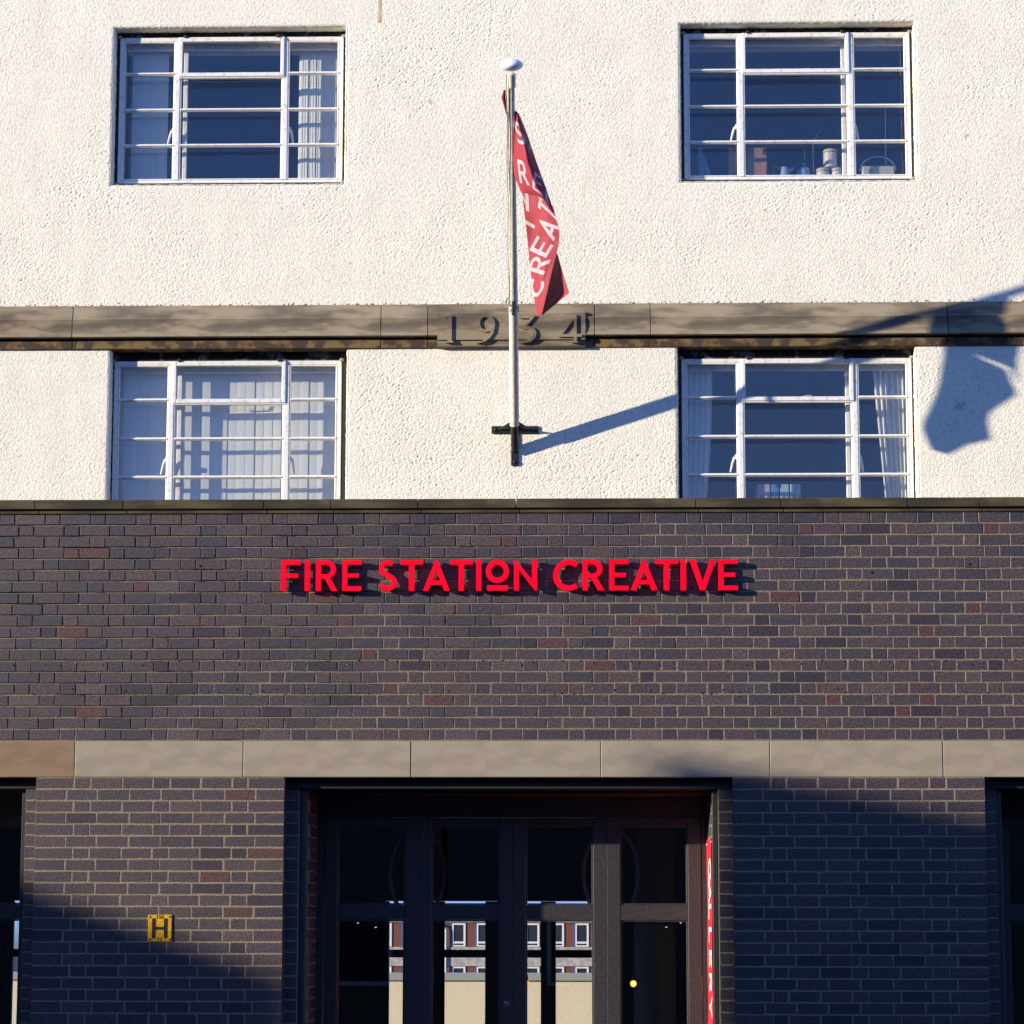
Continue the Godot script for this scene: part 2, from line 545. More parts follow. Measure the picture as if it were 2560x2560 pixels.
# ---------------------------------------------------------------- the fire station
func roughcast(s: Shape, x0: float, x1: float, y0: float, y1: float, holes: Array) -> void:
	var step := 0.0072
	var lump := FastNoiseLite.new()
	lump.noise_type = FastNoiseLite.TYPE_SIMPLEX_SMOOTH
	lump.frequency = 42.0
	lump.fractal_octaves = 2
	lump.fractal_gain = 0.5
	lump.seed = 5
	var wave := FastNoiseLite.new()
	wave.frequency = 2.2
	wave.fractal_octaves = 3
	wave.seed = 6
	var nx := int((x1 - x0) / step)
	var ny := int((y1 - y0) / step)
	var xs := PackedFloat32Array()
	var ys := PackedFloat32Array()
	for i in nx + 1:
		xs.append(x0 + (x1 - x0) * i / nx)
	for j in ny + 1:
		ys.append(y0 + (y1 - y0) * j / ny)
	for h in holes:
		for e in [h[0], h[1]]:
			if e > x0 and e < x1:
				xs[roundi((e - x0) / (x1 - x0) * nx)] = e
		for e in [h[2], h[3]]:
			if e > y0 and e < y1:
				ys[roundi((e - y0) / (y1 - y0) * ny)] = e
	var base := s.v.size()
	var w := nx + 1
	var z := PackedFloat32Array()
	z.resize(w * (ny + 1))
	for j in ny + 1:
		for i in w:
			var q := lump.get_noise_2d(xs[i], ys[j])
			var p := wave.get_noise_2d(xs[i], ys[j])
			var coarse := clampf(0.75 + 1.3 * wave.get_noise_2d(xs[i] * 0.35 + 20.0, ys[j] * 0.35), 0.55, 1.45)   # the cast lies thicker in places
			z[j * w + i] = WALL + coarse * (0.0013 * q - 0.012 * maxf(-q - 0.45, 0.0)) + 0.0013 * p
	for h in holes:   # worn, rounded arrises round the openings
		for j in ny + 1:
			var dy := maxf(maxf(h[2] - ys[j], ys[j] - h[3]), 0.0)
			if dy > 0.02:
				continue
			for i in w:
				var dx := maxf(maxf(h[0] - xs[i], xs[i] - h[1]), 0.0)
				if dx < 0.02:
					var d := 1.0 - minf(sqrt(dx * dx + dy * dy) / 0.02, 1.0)
					z[j * w + i] -= 0.012 * d * d
	var tone := Color(0.85, 0.805, 0.682)
	var rust := Color(0.42, 0.24, 0.10)
	for j in ny + 1:
		var jm := maxi(j - 1, 0)
		var jp := mini(j + 1, ny)
		for i in w:
			var im := maxi(i - 1, 0)
			var ip := mini(i + 1, nx)
			var gx := (z[j * w + ip] - z[j * w + im]) / (xs[ip] - xs[im])
			var gy := (z[jp * w + i] - z[jm * w + i]) / (ys[jp] - ys[jm])
			s.v.append(Vector3(xs[i], ys[j], z[j * w + i]))
			s.n.append(Vector3(-gx, -gy, 1.0).normalized())
			s.uv.append(Vector2.ZERO)
			var q := wave.get_noise_2d(xs[i] * 1.7 + 9.0, ys[j] * 0.8)
			var c := tone * (0.985 + 0.05 * q)
			if absf(xs[i] + 1.432 + 0.01 * q) < 0.014 and ys[j] > 8.86:   # a rust run below the eaves
				c = c.lerp(rust, 0.55 + q)
			for chip in [Vector3(-1.025, 8.2, 0.022), Vector3(1.62, 7.3, 0.012), Vector3(3.2, 7.9, 0.014), Vector3(-2.55, 7.12, 0.009), Vector3(0.55, 7.75, 0.008), Vector3(3.1, 5.72, 0.03)]:   # dirty chips and spots
				if Vector2(xs[i] - chip.x, ys[j] - chip.y).length() < chip.z * (1.0 + 1.6 * lump.get_noise_2d(xs[i] * 0.8, ys[j] * 0.8)):
					c = c.lerp(Color(0.25, 0.23, 0.2), 0.5)
			if y0 > 6.3 and ys[j] < 6.575:   # black growth in the joint above the stone course
				if lump.get_noise_2d(xs[i] * 0.7, 3.0 + ys[j] * 0.7) > 0.05 + (ys[j] - 6.54) * 18.0:
					c = Color(0.09, 0.085, 0.06)
			if lump.get_noise_2d(xs[i] * 0.5 + 40.0, ys[j] * 0.5) > 0.66:   # scattered dirt in the pits
				c = c.lerp(Color(0.3, 0.28, 0.24), 0.45)
			s.c.append(c)
	for j in ny:
		var my := (ys[j] + ys[j + 1]) / 2.0
		for i in nx:
			var mx := (xs[i] + xs[i + 1]) / 2.0
			var open := false
			for h in holes:
				if mx > h[0] and mx < h[1] and my > h[2] and my < h[3]:
					open = true
			if not open:
				var a := base + j * w + i
				s.ix.append_array(PackedInt32Array([a, a + w + 1, a + 1, a, a + w, a + w + 1]))


# the rough returns of an opening, from the wall's face back to the window
func returns(s: Shape, a: Vector2, b: Vector2, out: Vector3, tone: Color) -> void:
	var lump := FastNoiseLite.new()
	lump.frequency = 26.0
	lump.fractal_octaves = 3
	lump.seed = 8
	var count := int(a.distance_to(b) / 0.01)
	var rows := []
	for d in 11:
		var row := []
		for k in count + 1:
			var p := a.lerp(b, float(k) / count)
			var q := Vector3(p.x, p.y, WALL + 0.0 - 0.011 * d)
			row.append(q + out * (0.004 + 0.005 * lump.get_noise_3d(q.x, q.y, q.z)) - out * (0.010 if d == 0 else 0.0))
		rows.append(row)
	s.tint = tone
	s.sheet(rows, [], out)


func wall_blocks(s: Shape, x0: float, x1: float, y0: float, y1: float, z0: float, z1: float, holes: Array) -> void:
	# a thick wall with openings: full columns between openings, pieces above and below them
	var edge := x0
	for h in holes:
		s.box(Vector3(edge, y0, z0), Vector3(h[0], y1, z1))
		if h[2] > y0:
			s.box(Vector3(h[0], y0, z0), Vector3(h[1], h[2], z1))
		if h[3] < y1:
			s.box(Vector3(h[0], h[3], z0), Vector3(h[1], y1, z1))
		edge = h[1]
	s.box(Vector3(edge, y0, z0), Vector3(x1, y1, z1))


func grow(h: Array, by: float) -> Array:
	return [h[0] - by, h[1] + by, h[2] - by, h[3] + by]


func build_station() -> void:
	var station := group_node("fire_station", self, Vector3.ZERO)
	tag(station, "white roughcast fire station building with metal windows above a dark brick ground floor front", "building")
	var upper := [[-3.558, -1.703, 7.535, 8.832], [0.953, 2.805, 7.535, 8.832]]
	var lower := [[-3.530, -1.668, 4.55, 6.30], [0.914, 2.764, 4.55, 6.30]]

	# roughcast faces
	var s := Shape.new()
	s.use_color = true
	roughcast(s, -4.75, 3.95, 6.535, 9.15, upper)
	for h in upper:
		returns(s, Vector2(h[0], h[2]), Vector2(h[0], h[3]), Vector3.RIGHT, Color(0.84, 0.79, 0.667))
		returns(s, Vector2(h[1], h[2]), Vector2(h[1], h[3]), Vector3.LEFT, Color(0.84, 0.79, 0.667))
		returns(s, Vector2(h[0], h[2]), Vector2(h[1], h[2]), Vector3.UP, Color(0.84, 0.79, 0.667))
		returns(s, Vector2(h[0], h[3]), Vector2(h[1], h[3]), Vector3.DOWN, Color(0.84, 0.79, 0.667))
	obj("roughcast_face", s, mats.roughcast, station)
	s = Shape.new()
	s.use_color = true
	roughcast(s, -4.75, 3.95, 4.62, 6.212, lower)
	for h in lower:
		returns(s, Vector2(h[0], 4.62), Vector2(h[0], 6.2), Vector3.RIGHT, Color(0.84, 0.79, 0.667))
		returns(s, Vector2(h[1], 4.62), Vector2(h[1], 6.2), Vector3.LEFT, Color(0.84, 0.79, 0.667))
	obj("roughcast_face", s, mats.roughcast, station)

	# the wall's body, and its plain run beyond the part that is seen
	s = Shape.new()
	wall_blocks(s, -12, 12, 6.25, 9.75, -0.84, -0.52, upper.map(func(h): return grow(h, 0.008)))
	wall_blocks(s, -12, 12, 4.1, 6.245, -0.84, -0.52, lower.map(func(h): return grow(h, 0.008)))
	obj("wall_body", s, mats.core, station)
	s = Shape.new()
	for x in [[-12.0, -4.752], [3.952, 12.0]]:
		s.box(Vector3(x[0], 4.62, -0.516), Vector3(x[1], 6.2, -0.497))
		s.box(Vector3(x[0], 6.56, -0.516), Vector3(x[1], 9.75, -0.497))
	s.box(Vector3(-4.75, 9.152, -0.516), Vector3(3.95, 9.75, -0.497))
	for x in [-12.3, 12.0]:
		s.box(Vector3(x, 0, -13.1), Vector3(x + 0.3, 9.75, -0.496))
	obj("outer_render", s, mats.roughcast_plain, station)

	# floors, roof and rooms
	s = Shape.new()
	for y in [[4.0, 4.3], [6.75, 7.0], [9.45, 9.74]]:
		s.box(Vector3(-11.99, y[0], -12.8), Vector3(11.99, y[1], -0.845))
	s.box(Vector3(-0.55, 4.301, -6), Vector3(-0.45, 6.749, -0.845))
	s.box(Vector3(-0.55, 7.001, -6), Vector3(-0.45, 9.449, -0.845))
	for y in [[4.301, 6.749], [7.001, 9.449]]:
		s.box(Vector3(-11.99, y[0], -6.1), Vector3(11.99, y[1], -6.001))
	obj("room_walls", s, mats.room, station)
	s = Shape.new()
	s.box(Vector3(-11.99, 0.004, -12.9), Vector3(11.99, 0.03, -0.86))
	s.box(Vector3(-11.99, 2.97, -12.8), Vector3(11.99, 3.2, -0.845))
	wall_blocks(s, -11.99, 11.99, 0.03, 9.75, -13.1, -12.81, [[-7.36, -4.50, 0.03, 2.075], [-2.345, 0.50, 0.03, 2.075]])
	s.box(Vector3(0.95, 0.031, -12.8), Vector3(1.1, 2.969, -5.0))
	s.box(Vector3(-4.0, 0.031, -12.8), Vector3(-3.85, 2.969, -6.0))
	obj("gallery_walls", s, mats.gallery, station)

	build_band(station)
	build_coping(station)
	build_brickwork(station)
	for b in [-0.375, -5.55, 4.80]:
		build_entrance(station, b)
	for b in [-0.922, -5.94]:
		build_rear_glazing(station, b)
	build_window(station, -3.528, 7.578, [8.787, 8.483, 8.183, 7.889], Vector2(0.468, 1.333))
	build_window(station, 0.985, 7.578, [8.787, 8.480, 8.181, 7.887], Vector2(0.452, 1.323))
	build_window(station, -3.515, 4.870, [6.127, 5.814, 5.501, 5.195], Vector2(0.455, 1.366))
	build_window(station, 0.950, 4.870, [6.127, 5.814, 5.505, 5.200], Vector2(0.458, 1.350))


func build_band(station: Node3D) -> void:
	var band := group_node("string_course", station)
	var joints := [-12.0, -6.4, -3.829, -1.404, -1.037, 0.267, 0.701, 3.013, 5.6, 12.0]
	for k in joints.size() - 1:
		var s := Shape.new()
		var z := WALL + rng.randf_range(-0.002, 0.002)
		s.run([Vector2(z - 0.02, 6.549), Vector2(z + 0.012, 6.547), Vector2(z + 0.034, 6.44), Vector2(z + 0.052, 6.428), Vector2(z + 0.046, 6.40), Vector2(z + 0.044, 6.36), Vector2(z + 0.050, 6.315), Vector2(z + 0.058, 6.287), Vector2(z + 0.052, 6.283), Vector2(z - 0.02, 6.283)], joints[k] + 0.003, joints[k + 1] - 0.003)
		obj("stone", s, [mats.sandstone, mats.sandstone_dark, mats.sandstone][k % 3], band)
	var f := Shape.new()
	for k in joints.size() - 1:
		var z := WALL + rng.randf_range(0.012, 0.018)
		f.cbox(Vector3(joints[k] + 0.002, 6.197, WALL - 0.09), Vector3(joints[k + 1] - 0.002, 6.262, z), 0.004)
	obj("fillet", f, mats.spalled, band)
	f = Shape.new()
	f.box(Vector3(-12, 6.2, -0.53), Vector3(12, 6.54, -0.519))
	obj("backing", f, mats.core, band)
	# the raised date stone
	var plaque := group_node("date_stone", station)
	var s := Shape.new()
	s.run([Vector2(WALL, 6.477), Vector2(WALL + 0.050, 6.472), Vector2(WALL + 0.060, 6.46), Vector2(WALL + 0.060, 6.249), Vector2(WALL + 0.046, 6.246), Vector2(WALL + 0.044, 6.200), Vector2(WALL + 0.030, 6.195), Vector2(WALL, 6.195)], -0.960, 0.196)
	obj("tablet", s, mats.sandstone_dark, plaque)
	var z0 := WALL + 0.040
	var z1 := WALL + 0.0745
	var one := Shape.new()
	one.slab(PackedVector2Array([Vector2(-0.892, 6.222), Vector2(-0.834, 6.222), Vector2(-0.834, 6.231), Vector2(-0.846, 6.240), Vector2(-0.846, 6.440), Vector2(-0.862, 6.440), Vector2(-0.890, 6.430), Vector2(-0.890, 6.421), Vector2(-0.872, 6.422), Vector2(-0.872, 6.240), Vector2(-0.892, 6.231)]), [], z0, z1)
	obj("numeral", one, mats.sandstone_dark, plaque)
	var nine := Shape.new()
	nine.slab(PackedVector2Array(arc(Vector2(-0.578, 6.372), 0.070, 0.068, 0, 345, 23)), [PackedVector2Array(arc(Vector2(-0.586, 6.376), 0.040, 0.050, 0, 340, 17))], z0, z1)
	nine.slab(PackedVector2Array([Vector2(-0.512, 6.385), Vector2(-0.508, 6.35), Vector2(-0.520, 6.30), Vector2(-0.548, 6.258), Vector2(-0.592, 6.228), Vector2(-0.648, 6.216), Vector2(-0.600, 6.238), Vector2(-0.566, 6.268), Vector2(-0.546, 6.304), Vector2(-0.540, 6.345)]), [], z0, z1 - 0.001)
	obj("numeral", nine, mats.sandstone_dark, plaque)
	var three := Shape.new()
	three.slab(PackedVector2Array([Vector2(-0.314, 6.440), Vector2(-0.192, 6.436), Vector2(-0.262, 6.352), Vector2(-0.224, 6.346), Vector2(-0.196, 6.326), Vector2(-0.184, 6.292), Vector2(-0.196, 6.256), Vector2(-0.230, 6.230), Vector2(-0.312, 6.215), Vector2(-0.262, 6.236), Vector2(-0.232, 6.254), Vector2(-0.220, 6.284), Vector2(-0.228, 6.310), Vector2(-0.252, 6.326), Vector2(-0.296, 6.332), Vector2(-0.236, 6.414), Vector2(-0.314, 6.414)]), [], z0, z1)
	obj("numeral", three, mats.sandstone_dark, plaque)
	var four := Shape.new()
	four.slab(PackedVector2Array([Vector2(0.094, 6.218), Vector2(0.140, 6.218), Vector2(0.128, 6.232), Vector2(0.128, 6.264), Vector2(0.168, 6.264), Vector2(0.168, 6.286), Vector2(0.128, 6.286), Vector2(0.128, 6.442), Vector2(0.104, 6.442), Vector2(-0.016, 6.284), Vector2(-0.016, 6.264), Vector2(0.106, 6.264), Vector2(0.106, 6.232)]), [PackedVector2Array([Vector2(0.018, 6.286), Vector2(0.106, 6.286), Vector2(0.106, 6.404)])], z0, z1)
	obj("numeral", four, mats.sandstone_dark, plaque)


func build_coping(station: Node3D) -> void:
	var coping := group_node("parapet_coping", station)
	var joints := [-12.0, -5.1, -3.963, -3.298, -2.235, -1.730, -1.072, -0.334, 1.011, 1.646, 2.590, 3.129, 4.4, 12.0]
	for k in joints.size() - 1:
		var s := Shape.new()
		var z := rng.randf_range(-0.003, 0.003)
		s.run([Vector2(-0.40, 4.905), Vector2(0.028 + z, 4.892), Vector2(0.034 + z, 4.886), Vector2(0.034 + z, 4.824), Vector2(0.030 + z, 4.820), Vector2(0.006, 4.820), Vector2(0.006, 4.812), Vector2(-0.40, 4.812)], joints[k] + 0.003, joints[k + 1] - 0.003)
		obj("coping_stone", s, mats.coping, coping)
	for k in joints.size() - 1:
		var s := Shape.new()
		s.cbox(Vector3(joints[k] + 0.03, 4.788, -0.3), Vector3(joints[k + 1] + 0.024, 4.8115, 0.013), 0.003)
		obj("bed_stone", s, mats.coping, coping)
	var r := Shape.new()
	r.box(Vector3(-12, 4.45, -0.515), Vector3(12, 4.60, -0.36))
	obj("flat_roof", r, mats.slate, station)


# ---------------------------------------------------------------- brickwork
# one brick's face: a slightly uneven front with eased arrises, and its sides
func brick_shape(s: Shape, lo: Vector2, hi: Vector2, z: float, xf := Transform3D()) -> void:
	var e := 0.0022
	var out := []
	var front := []
	for k in [Vector2(lo.x, lo.y), Vector2(hi.x, lo.y), Vector2(hi.x, hi.y), Vector2(lo.x, hi.y)]:
		var j: Vector2 = k + Vector2(rng.randf_range(-0.0021, 0.0021), rng.randf_range(-0.0021, 0.0021))
		var inward := Vector2(e if k.x == lo.x else -e, e if k.y == lo.y else -e)
		out.append(j)
		front.append(Vector3(j.x + inward.x, j.y + inward.y, z + rng.randf_range(-0.0004, 0.0004)))
	s.quad(xf * front[0], xf * front[1], xf * front[2], xf * front[3], xf.basis.z)
	for k in 4:
		var l := (k + 1) % 4
		var mid: Vector2 = (out[k] + out[l]) / 2.0 - (lo + hi) / 2.0
		var side := Vector2(mid.x, 0) if k % 2 == 1 else Vector2(0, mid.y)
		var a := Vector3(out[k].x, out[k].y, z - e)
		var b := Vector3(out[l].x, out[l].y, z - e)
		s.quad(xf * front[k], xf * front[l], xf * b, xf * a, xf.basis * Vector3(side.x, side.y, side.length()))
		s.quad(xf * a, xf * b, xf * (b - Vector3(0, 0, 0.03)), xf * (a - Vector3(0, 0, 0.03)), xf.basis * Vector3(side.x, side.y, 0))


func tone_index() -> int:
	var q := rng.randf()
	for t in [[0.24, 0], [0.44, 1], [0.62, 2], [0.75, 3], [0.86, 4], [0.94, 5], [0.965, 6]]:
		if q < t[0]:
			return t[1]
	return 7


func build_brickwork(station: Node3D) -> void:
	var faces := []   # [owner, x0, x1, y0, y1]
	# the wall over the entrances: Flemish bond, 20 courses
	var pitch := (4.786 - 3.070) / 20.0
	for row in 20:
		var y1 := 4.784 - row * pitch
		var y0 := y1 - pitch + 0.0105
		var x := -4.122 - 8 * 0.3449 + rng.randf_range(-0.006, 0.006)
		if row % 2 == 1:
			x = -3.964 - 8 * 0.3449 + rng.randf_range(-0.006, 0.006)
		while x < 5.9:
			faces.append([0, x, x + 0.2225 + rng.randf_range(-0.002, 0.002), y0, y1])
			faces.append([0, x + 0.2310, x + 0.3365 + rng.randf_range(-0.002, 0.002), y0, y1])
			x += 0.3449
	# the two piers: courses of stretchers with headers in every other one
	var piers := [[-3.905, -3.622, -3.5, -3.261, -3.03, -2.906, -2.674, -2.443, -2.323, -2.05], [-3.905, -3.678, -3.449, -3.207, -2.973, -2.732, -2.497, -2.269, -2.05],
		[1.27, 1.549, 1.663, 1.896, 2.126, 2.246, 2.482, 2.715, 2.838, 3.125], [1.27, 1.491, 1.721, 1.954, 2.186, 2.428, 2.661, 2.899, 3.125]]
	var rise := 0.08675
	for pier in 2:
		for row in 32:
			var y1 := 2.792 - row * rise
			var cuts: Array = piers[pier * 2 + row % 2]
			for k in cuts.size() - 1:
				var a: float = cuts[k] + (0.0 if k == 0 else 0.0055 + rng.randf_range(-0.002, 0.002))
				var b: float = cuts[k + 1] - (0.0 if k == cuts.size() - 2 else 0.0055 + rng.randf_range(-0.002, 0.002))
				faces.append([pier + 1, a, b, y1 - rise + 0.0115, y1])
	# the 300 that show largest are bricks of their own
	var eye := Vector3(0, 1.65, 16)
	var order := []
	for k in faces.size():
		var f: Array = faces[k]
		var m := Vector3((f[1] + f[2]) / 2, (f[3] + f[4]) / 2, 0)
		var seen := m.x > -4.2 - (m.y - 1) * 0.03 and m.x < 3.42 + (m.y - 1) * 0.02 and m.y > 1.0
		order.append([-((f[2] - f[1]) * (f[4] - f[3]) / m.distance_squared_to(eye) if seen else 0.0), k])
	order.sort()
	var single := {}
	for k in 300:
		single[order[k][1]] = true
	var owners := [group_node("brick_wall", station, Vector3(0, 3.07, 0)), group_node("brick_pier", station, Vector3(-2.98, 0, 0)), group_node("brick_pier", station, Vector3(2.2, 0, 0))]
	var many := [Shape.new(), Shape.new(), Shape.new()]
	for m in many:
		m.use_color = true
	for k in faces.size():
		var f: Array = faces[k]
		var t := tone_index()
		var z := rng.randf_range(0.0, 0.0014)
		if single.has(k):
			var size := Vector2(roundf((f[2] - f[1]) * 400.0) / 400.0, f[4] - f[3])
			var key := "%d_%d_%d" % [roundi(size.x * 400), roundi(size.y * 2000), k % 4]
			if not brick_meshes.has(key):
				var s := Shape.new()
				brick_shape(s, -size / 2, size / 2, 0.0)
				brick_meshes[key] = s.mesh()
			var o := place("brick", brick_meshes[key], brick_paints[t], owners[f[0]])
			o.position = Vector3((f[1] + f[2]) / 2, (f[3] + f[4]) / 2, z) - owners[f[0]].position
		else:
			var s: Shape = many[f[0]]
			var c: Vector3 = BRICK_TONES[t]
			s.tint = Color(c.x, c.y, c.z)
			brick_shape(s, Vector2(f[1], f[3]), Vector2(f[2], f[4]), z, Transform3D(Basis(), -owners[f[0]].position))
	# stepped jambs beside the piers: cut bricks 11 cm back, then brick returns to the doors
	var steps := [[1, -4.008, -3.905, -3.99, -1.0], [1, -2.05, -1.952, -1.89, 1.0], [2, 1.17, 1.27, 1.13, -1.0], [2, 3.125, 3.225, 3.285, 1.0]]
	for st in steps:
		var s: Shape = many[st[0]]
		var back: Vector3 = -owners[st[0]].position
		for row in 31:
			var y1 := 2.712 - row * rise + 0.004
			var c: Vector3 = BRICK_TONES[tone_index()]
			s.tint = Color(c.x, c.y, c.z)
			brick_shape(s, Vector2(st[1] + 0.003, y1 - rise + 0.0115), Vector2(st[2] - 0.003, y1), -0.11 + rng.randf_range(-0.001, 0.001), Transform3D(Basis(), back))
			# the pier's own side, and the return beside the door
			var turn := Basis(Vector3(0, 0, -st[4]), Vector3.UP, Vector3(st[4], 0, 0))
			var face_x: float = st[2] if st[4] < 0 else st[1]
			brick_shape(s, Vector2(-0.104, y1 - rise + 0.0115) if st[4] < 0 else Vector2(0.004, y1 - rise + 0.0115), Vector2(-0.004, y1) if st[4] < 0 else Vector2(0.104, y1), 0.0, Transform3D(turn, back + Vector3(face_x, 0, 0)))
			for cut in 3:
				var u := 0.21 + cut * 0.19 + (0.09 if row % 2 == 1 else 0.0)
				var u1 := minf(u + 0.18, 0.795)
				brick_shape(s, Vector2(u if st[4] > 0 else -u1, y1 - rise + 0.0115), Vector2(u1 if st[4] > 0 else -u, y1), 0.0, Transform3D(turn, back + Vector3(st[3], 0, 0)))
	for k in 3:
		stuff(obj("brickwork", many[k], mats.brick_many, owners[k]))
	# bedding mortar: deeply weathered joints up on one side, newer flush pointing down on the other
	var patch := FastNoiseLite.new()
	patch.frequency = 1.6
	patch.fractal_octaves = 3
	patch.seed = 44
	var bed := Shape.new()
	var rows := []
	for j in 19:
		var row := []
		for i in 110:
			var p := Vector2(-7.2 + i * 0.125, 3.06 + j * 0.0965)
			var kept := clampf(0.30 + (p.x + 3.4) * 0.13 + (4.3 - p.y) * 0.42 + 0.75 * patch.get_noise_2d(p.x, p.y), 0.0, 1.0)
			row.append(Vector3(p.x, p.y, lerpf(-0.0135, -0.0012, kept)) - owners[0].position)
		rows.append(row)
	bed.sheet(rows, [], Vector3.BACK)
	# bed joints, struck so that they run back under the brick above
	for row in 20:
		var yj := 4.784 - row * pitch - pitch + 0.0105
		var low := []
		var high := []
		for i in 341:
			var p := Vector2(-7.2 + i * 0.04, yj)
			var kept := clampf(0.30 + (p.x + 3.4) * 0.13 + (4.3 - p.y) * 0.42 + 0.75 * patch.get_noise_2d(p.x, p.y), 0.0, 1.0)
			var ragged := 0.0022 * patch.get_noise_2d(p.x * 14.0, p.y * 9.0)
			var zj := lerpf(-0.019, -0.0024, kept) + 1.5 * ragged
			low.append(Vector3(p.x, yj - 0.0112, zj) - owners[0].position)
			high.append(Vector3(p.x, yj + 0.001, zj - 0.0058 - ragged) - owners[0].position)
		bed.sheet([low, high], [], Vector3.BACK)
	bed.box(Vector3(-12, 3.06, -0.34) - owners[0].position, Vector3(12, 4.79, -0.014) - owners[0].position)
	obj("mortar", bed, mats.mortar, owners[0])
	for pier in 2:
		var b := Shape.new()
		var x0: float = [-3.905, 1.27][pier]
		var x1: float = [-2.05, 3.125][pier]
		var o: Vector3 = owners[pier + 1].position
		b.box(Vector3(x0 + 0.004, 0, -0.80) - o, Vector3(x1 - 0.004, 2.799, -0.0009) - o)
		b.box(Vector3(x0 - 0.10, 0, -0.80) - o, Vector3(x0 + 0.003, 2.716, -0.1125) - o)
		b.box(Vector3(x1 - 0.003, 0, -0.80) - o, Vector3(x1 + 0.097, 2.716, -0.1125) - o)
		b.box(Vector3(x0 - 0.137, 0, -0.80) - o, Vector3(x0 - 0.101, 2.716, -0.206) - o)
		b.box(Vector3(x1 + 0.0975, 0, -0.80) - o, Vector3(x1 + 0.157, 2.716, -0.206) - o)
		obj("mortar", b, mats.mortar_new, owners[pier + 1])
		for side in [-1, 1]:
			var p := Shape.new()
			if side < 0:
				p.cbox(Vector3(x0 - 0.142, 0, -0.23) - o, Vector3(x0 - 0.104, 2.718, -0.165) - o, 0.004)
			else:
				p.cbox(Vector3(x1 + 0.102, 0, -0.23) - o, Vector3(x1 + 0.146, 2.718, -0.165) - o, 0.004)
			obj("jamb_post", p, mats.door_paint, owners[pier + 1])
	# the stone lintel course
	var lintel := group_node("lintel_course", station)
	var joints := [-12.0, -6.3, -4.9, -3.620, -2.361, -1.113, 0.297, 1.547, 2.820, 4.1, 12.0]
	for k in joints.size() - 1:
		var s := Shape.new()
		var z := 0.006 + rng.randf_range(-0.002, 0.002)
		s.cbox(Vector3(joints[k] + 0.002, 2.799, -0.107), Vector3(joints[k + 1] - 0.002, 3.066, z), 0.004)
		obj("lintel_stone", s, mats.lintel_red if k == 2 else mats.lintel, lintel)
	var beam := Shape.new()
	beam.box(Vector3(-12, 2.722, -0.80), Vector3(12, 3.05, -0.109))
	beam.box(Vector3(-12, 3.052, -0.80), Vector3(12, 4.45, -0.345))
	obj("inner_beam", beam, mats.black_steel, lintel)
	var soffit := Shape.new()
	soffit.cbox(Vector3(-1.9, 2.700, -0.70), Vector3(1.14, 2.721, -0.40), 0.003)
	obj("soffit_strip", soffit, mats.oxide, lintel)
	# plain brick ends beyond the frame
	var far := Shape.new()
	for x in [[-12.0, -9.2], [8.3, 12.0]]:
		far.box(Vector3(x[0], 0, -0.5), Vector3(x[1], 2.795, -0.01))
	obj("end_wall", far, brick_paints[1], station)
	# old fixing holes and rusty plugs in two of the courses
	var plugs := Shape.new()
	plugs.use_color = true
	for row in 2:
		var y: float = [3.655, 3.440][row]
		var x := -4.3
		while x < 3.6:
			x += rng.randf_range(0.05, 0.17)
			plugs.tint = [Color(0.006, 0.006, 0.006), Color(0.13, 0.04, 0.015), Color(0.012, 0.009, 0.008), Color(0.10, 0.04, 0.02), Color(0.006, 0.006, 0.006), Color(0.20, 0.18, 0.16)][rng.randi() % 6]
			var r := rng.randf_range(0.004, 0.008)
			plugs.lathe([Vector2(r, -0.003), Vector2(r * 0.9, 0.0015), Vector2(0.0004, 0.002)], Transform3D(Basis(Vector3.RIGHT, PI / 2), Vector3(x, y + rng.randf_range(-0.022, 0.02), 0.002)), 8)
	for p in [Vector2(-2.71, 4.39), Vector2(3.05, 4.39), Vector2(2.32, 4.33)]:
		plugs.tint = Color(0.005, 0.005, 0.005)
		plugs.lathe([Vector2(0.010, -0.003), Vector2(0.009, 0.002), Vector2(0.0004, 0.0022)], Transform3D(Basis(Vector3.RIGHT, PI / 2), Vector3(p.x, p.y, 0.002)), 10)
	var pm := plain(Color.WHITE, 0.8)
	pm.vertex_color_use_as_albedo = true
	stuff(obj("wall_plugs", plugs, pm, owners[0])).position = -owners[0].position


